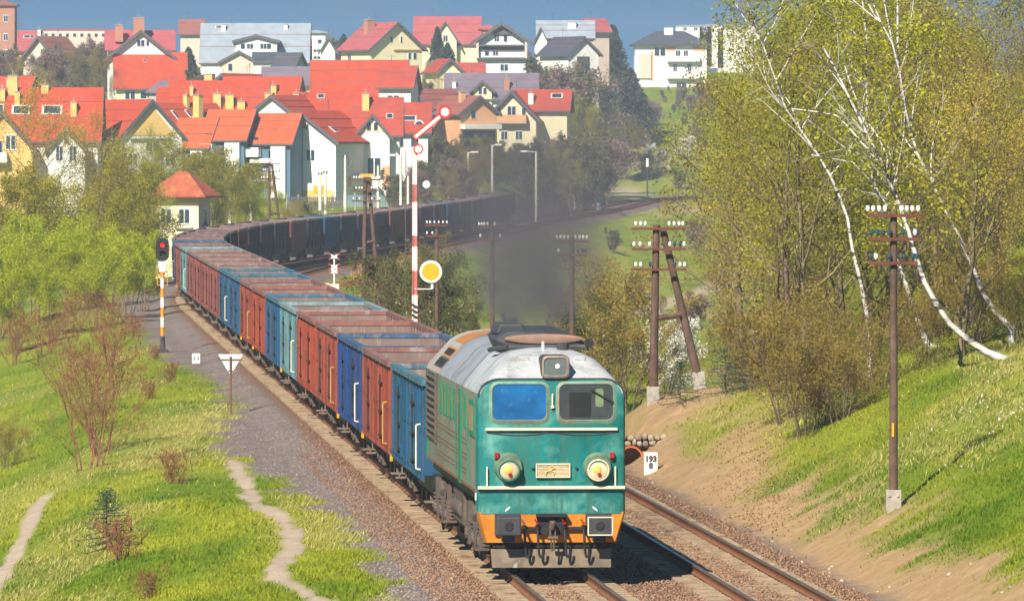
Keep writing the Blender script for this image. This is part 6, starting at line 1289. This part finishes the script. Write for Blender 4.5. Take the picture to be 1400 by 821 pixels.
stones(X, Y, rg.uniform(.015, .042, len(X)), 'gravel_stones', 'loose grey gravel stones on the shoulder left of the train', stonemat('gravel stone', (.12, .095, .09), (.31, .265, .24)))
X, Y = scatter(150000, 124, 260, -.03, .08); u = X-xc(Y); k = (np.abs(u-1.95) < 4.4); X, Y, u = X[k], Y[k], u[k]
stones(X, Y, rg.uniform(.015, .045, len(X)), 'ballast_stones', 'rust-brown ballast stones between and beside the rails', stonemat('ballast stone', (.12, .06, .035), (.34, .20, .12)), np.where((np.abs(u) < .7) | (np.abs(u-3.9) < .7), .03, .01))
X, Y = scatter(9000, 124, 215, .0, .085); u = X-xc(Y); k = (u > 5.9) & (u < 8.6) & (rg.random(len(X)) < .03+.22*np.exp(-((u-6.6)/.4)**2)); X, Y = X[k], Y[k]
stones(X, Y, rg.uniform(.02, .11, len(X))**1.15, 'scattered_stones', 'pale scattered stones along the foot of the right bank', stonemat('pale stone', (.24, .16, .10), (.5, .42, .33)))
# white flowers and brown leaf litter
Cf = []
for px, py, n in ((1368, 515, 46), (1325, 562, 50), (1372, 580, 50), (1345, 610, 20), (1310, 650, 12), (1230, 545, 8)):
    x, y, z = hit(px, py); q = np.stack([rg.normal(x, .34, n), rg.normal(y, 1.1, n)], 1); Cf.append(np.concatenate([q, zt(q[:, 0], q[:, 1])[:, None]+.12], 1))
Cf = np.concatenate(Cf); LV, LF = leaves(rg, Cf, .028)
o = bpy.data.objects.new('white_flowers', mesh_np('white_flowers', LV, LF, LEAF['blossom'], rg.random(len(Cf)))); COL.objects.link(o); tag(o, 'scattered white flowers in the grass below the birches', 'flowers', kind='stuff')
X, Y = scatter(60000, 158, 235, .025, .075); b_ = np.exp(-((X-6.3-(Y-178)*.012)/.9)**2)*sst(160, 170, Y)+sst(8.5, 10.5, X-xc(Y)-.0)*sst(168, 176, Y)*.8; k = rg.random(len(X)) < b_*.35; X, Y = X[k], Y[k]
LV, LF = leaves(rg, np.stack([X, Y, zt(X, Y)+.03], 1), .028); o = bpy.data.objects.new('leaf_litter', mesh_np('leaf_litter', LV, LF, leafmat('dead leaves', (.26, .14, .06), (.40, .26, .12)), rg.random(len(X)))); COL.objects.link(o); tag(o, 'brown dead leaves under the thicket on the right bank', 'leaf litter', kind='stuff')

# ------------------------------------------------------------------ exhaust smoke and the air itself
def volmat(name, col, dens):
    m = bpy.data.materials.new(name); m.use_nodes = True; nt = m.node_tree; nt.nodes.clear(); out = nt.nodes.new('ShaderNodeOutputMaterial'); v = nt.nodes.new('ShaderNodeVolumePrincipled')
    v.inputs['Color'].default_value = (*col, 1); v.inputs['Density'].default_value = dens; nt.links.new(v.outputs[0], out.inputs['Volume']); return m, nt, v
# axis of the plume: photo column, row, distance, half width and half height in metres, relative density
PL = [(722, 437, 144.4, .3, .15, 1), (722, 426, 146, .75, .5, .9), (725, 408, 149, 1.15, 1.0, .75), (729, 384, 154, 1.5, 1.5, .55), (733, 356, 162, 1.75, 1.9, .42), (738, 328, 174, 2.1, 2.3, .24), (735, 305, 190, 2.8, 2.9, .12), (722, 284, 212, 3.7, 3.6, .06), (712, 264, 240, 4.8, 4.4, .034), (712, 248, 275, 6.0, 5.0, .02), (715, 240, 310, 6.0, 5.0, .012), (715, 238, 325, 5.0, 4.0, .0)]
mb = MB(); secs = []; ax = []
for (px, py, d, rx, rv, dn) in PL:
    cx, cz = (px-700)/F*d, zpx(py, d); rx *= .88; ax.append((d, cx, cz, rx, rv, dn)); secs.append([(cx+rx*math.cos(2*math.pi*k/20), d, cz+rv*math.sin(2*math.pi*k/20)) for k in range(20)])
mb.loft(secs); sm_, nt, v = volmat('exhaust smoke', (.22, .21, .225), 0)
t = node(nt, 'ShaderNodeTexCoord'); sp = node(nt, 'ShaderNodeSeparateXYZ'); nt.links.new(t.outputs['Object'], sp.inputs[0])
yn = node(nt, 'ShaderNodeMapRange', i_1=144.0, i_2=325.0); nt.links.new(sp.outputs[1], yn.inputs[0])
def curve(k, lo, hi):
    fc = node(nt, 'ShaderNodeFloatCurve'); cv = fc.mapping.curves[0]; n_ = len(ax)
    for i_, a_ in enumerate(ax):
        x_ = min(max((a_[0]-144)/181, 0), 1); y_ = (a_[k]-lo)/(hi-lo); p_ = cv.points[0] if i_ == 0 else (cv.points[len(cv.points)-1] if i_ == n_-1 else cv.points.new(x_, y_)); p_.location = (x_, y_)
    for p_ in cv.points: p_.handle_type = 'VECTOR'
    fc.mapping.update(); nt.links.new(yn.outputs[0], fc.inputs['Value']); mr = node(nt, 'ShaderNodeMapRange', i_3=lo, i_4=hi); nt.links.new(fc.outputs[0], mr.inputs[0]); return mr.outputs[0]
def op(o_, a_, b_):
    n_ = node(nt, 'ShaderNodeMath', operation=o_)
    for i_, x_ in enumerate((a_, b_)):
        if hasattr(x_, 'links'): nt.links.new(x_, n_.inputs[i_])
        else: n_.inputs[i_].default_value = x_
    return n_.outputs[0]
qx = op('DIVIDE', op('SUBTRACT', sp.outputs[0], curve(1, -5, 5)), curve(3, 0, 7)); qz = op('DIVIDE', op('SUBTRACT', sp.outputs[2], curve(2, -5, 20)), curve(4, 0, 7))
fall = op('MAXIMUM', op('SUBTRACT', 1.0, op('ADD', op('MULTIPLY', qx, qx), op('MULTIPLY', qz, qz))), 0.0)
mp_ = node(nt, 'ShaderNodeMapping', i_Scale=(1, .3, .9)); nt.links.new(t.outputs['Object'], mp_.inputs[0]); nn = node(nt, 'ShaderNodeMapRange', i_1=.43, i_2=.60, i_3=0.02, i_4=1.8); nt.links.new(noise(nt, mp_.outputs[0], .85, 4, .62), nn.inputs[0])
nt.links.new(op('MULTIPLY', op('MULTIPLY', op('MULTIPLY', fall, nn.outputs[0]), curve(5, 0, 1)), SMOKE_DENS), v.inputs['Density'])
o = mb.build('exhaust_smoke', sm_); tag(o, 'grey-brown diesel smoke drifting back from the locomotive exhaust', 'smoke', kind='stuff')
if HAZE_DENS:
    o = MB().box((0, 1200, 20), (4000, 3100, 76)).build('haze', volmat('pale haze', (.78, .87, 1.0), HAZE_DENS)[0]); tag(o, kind='stuff')
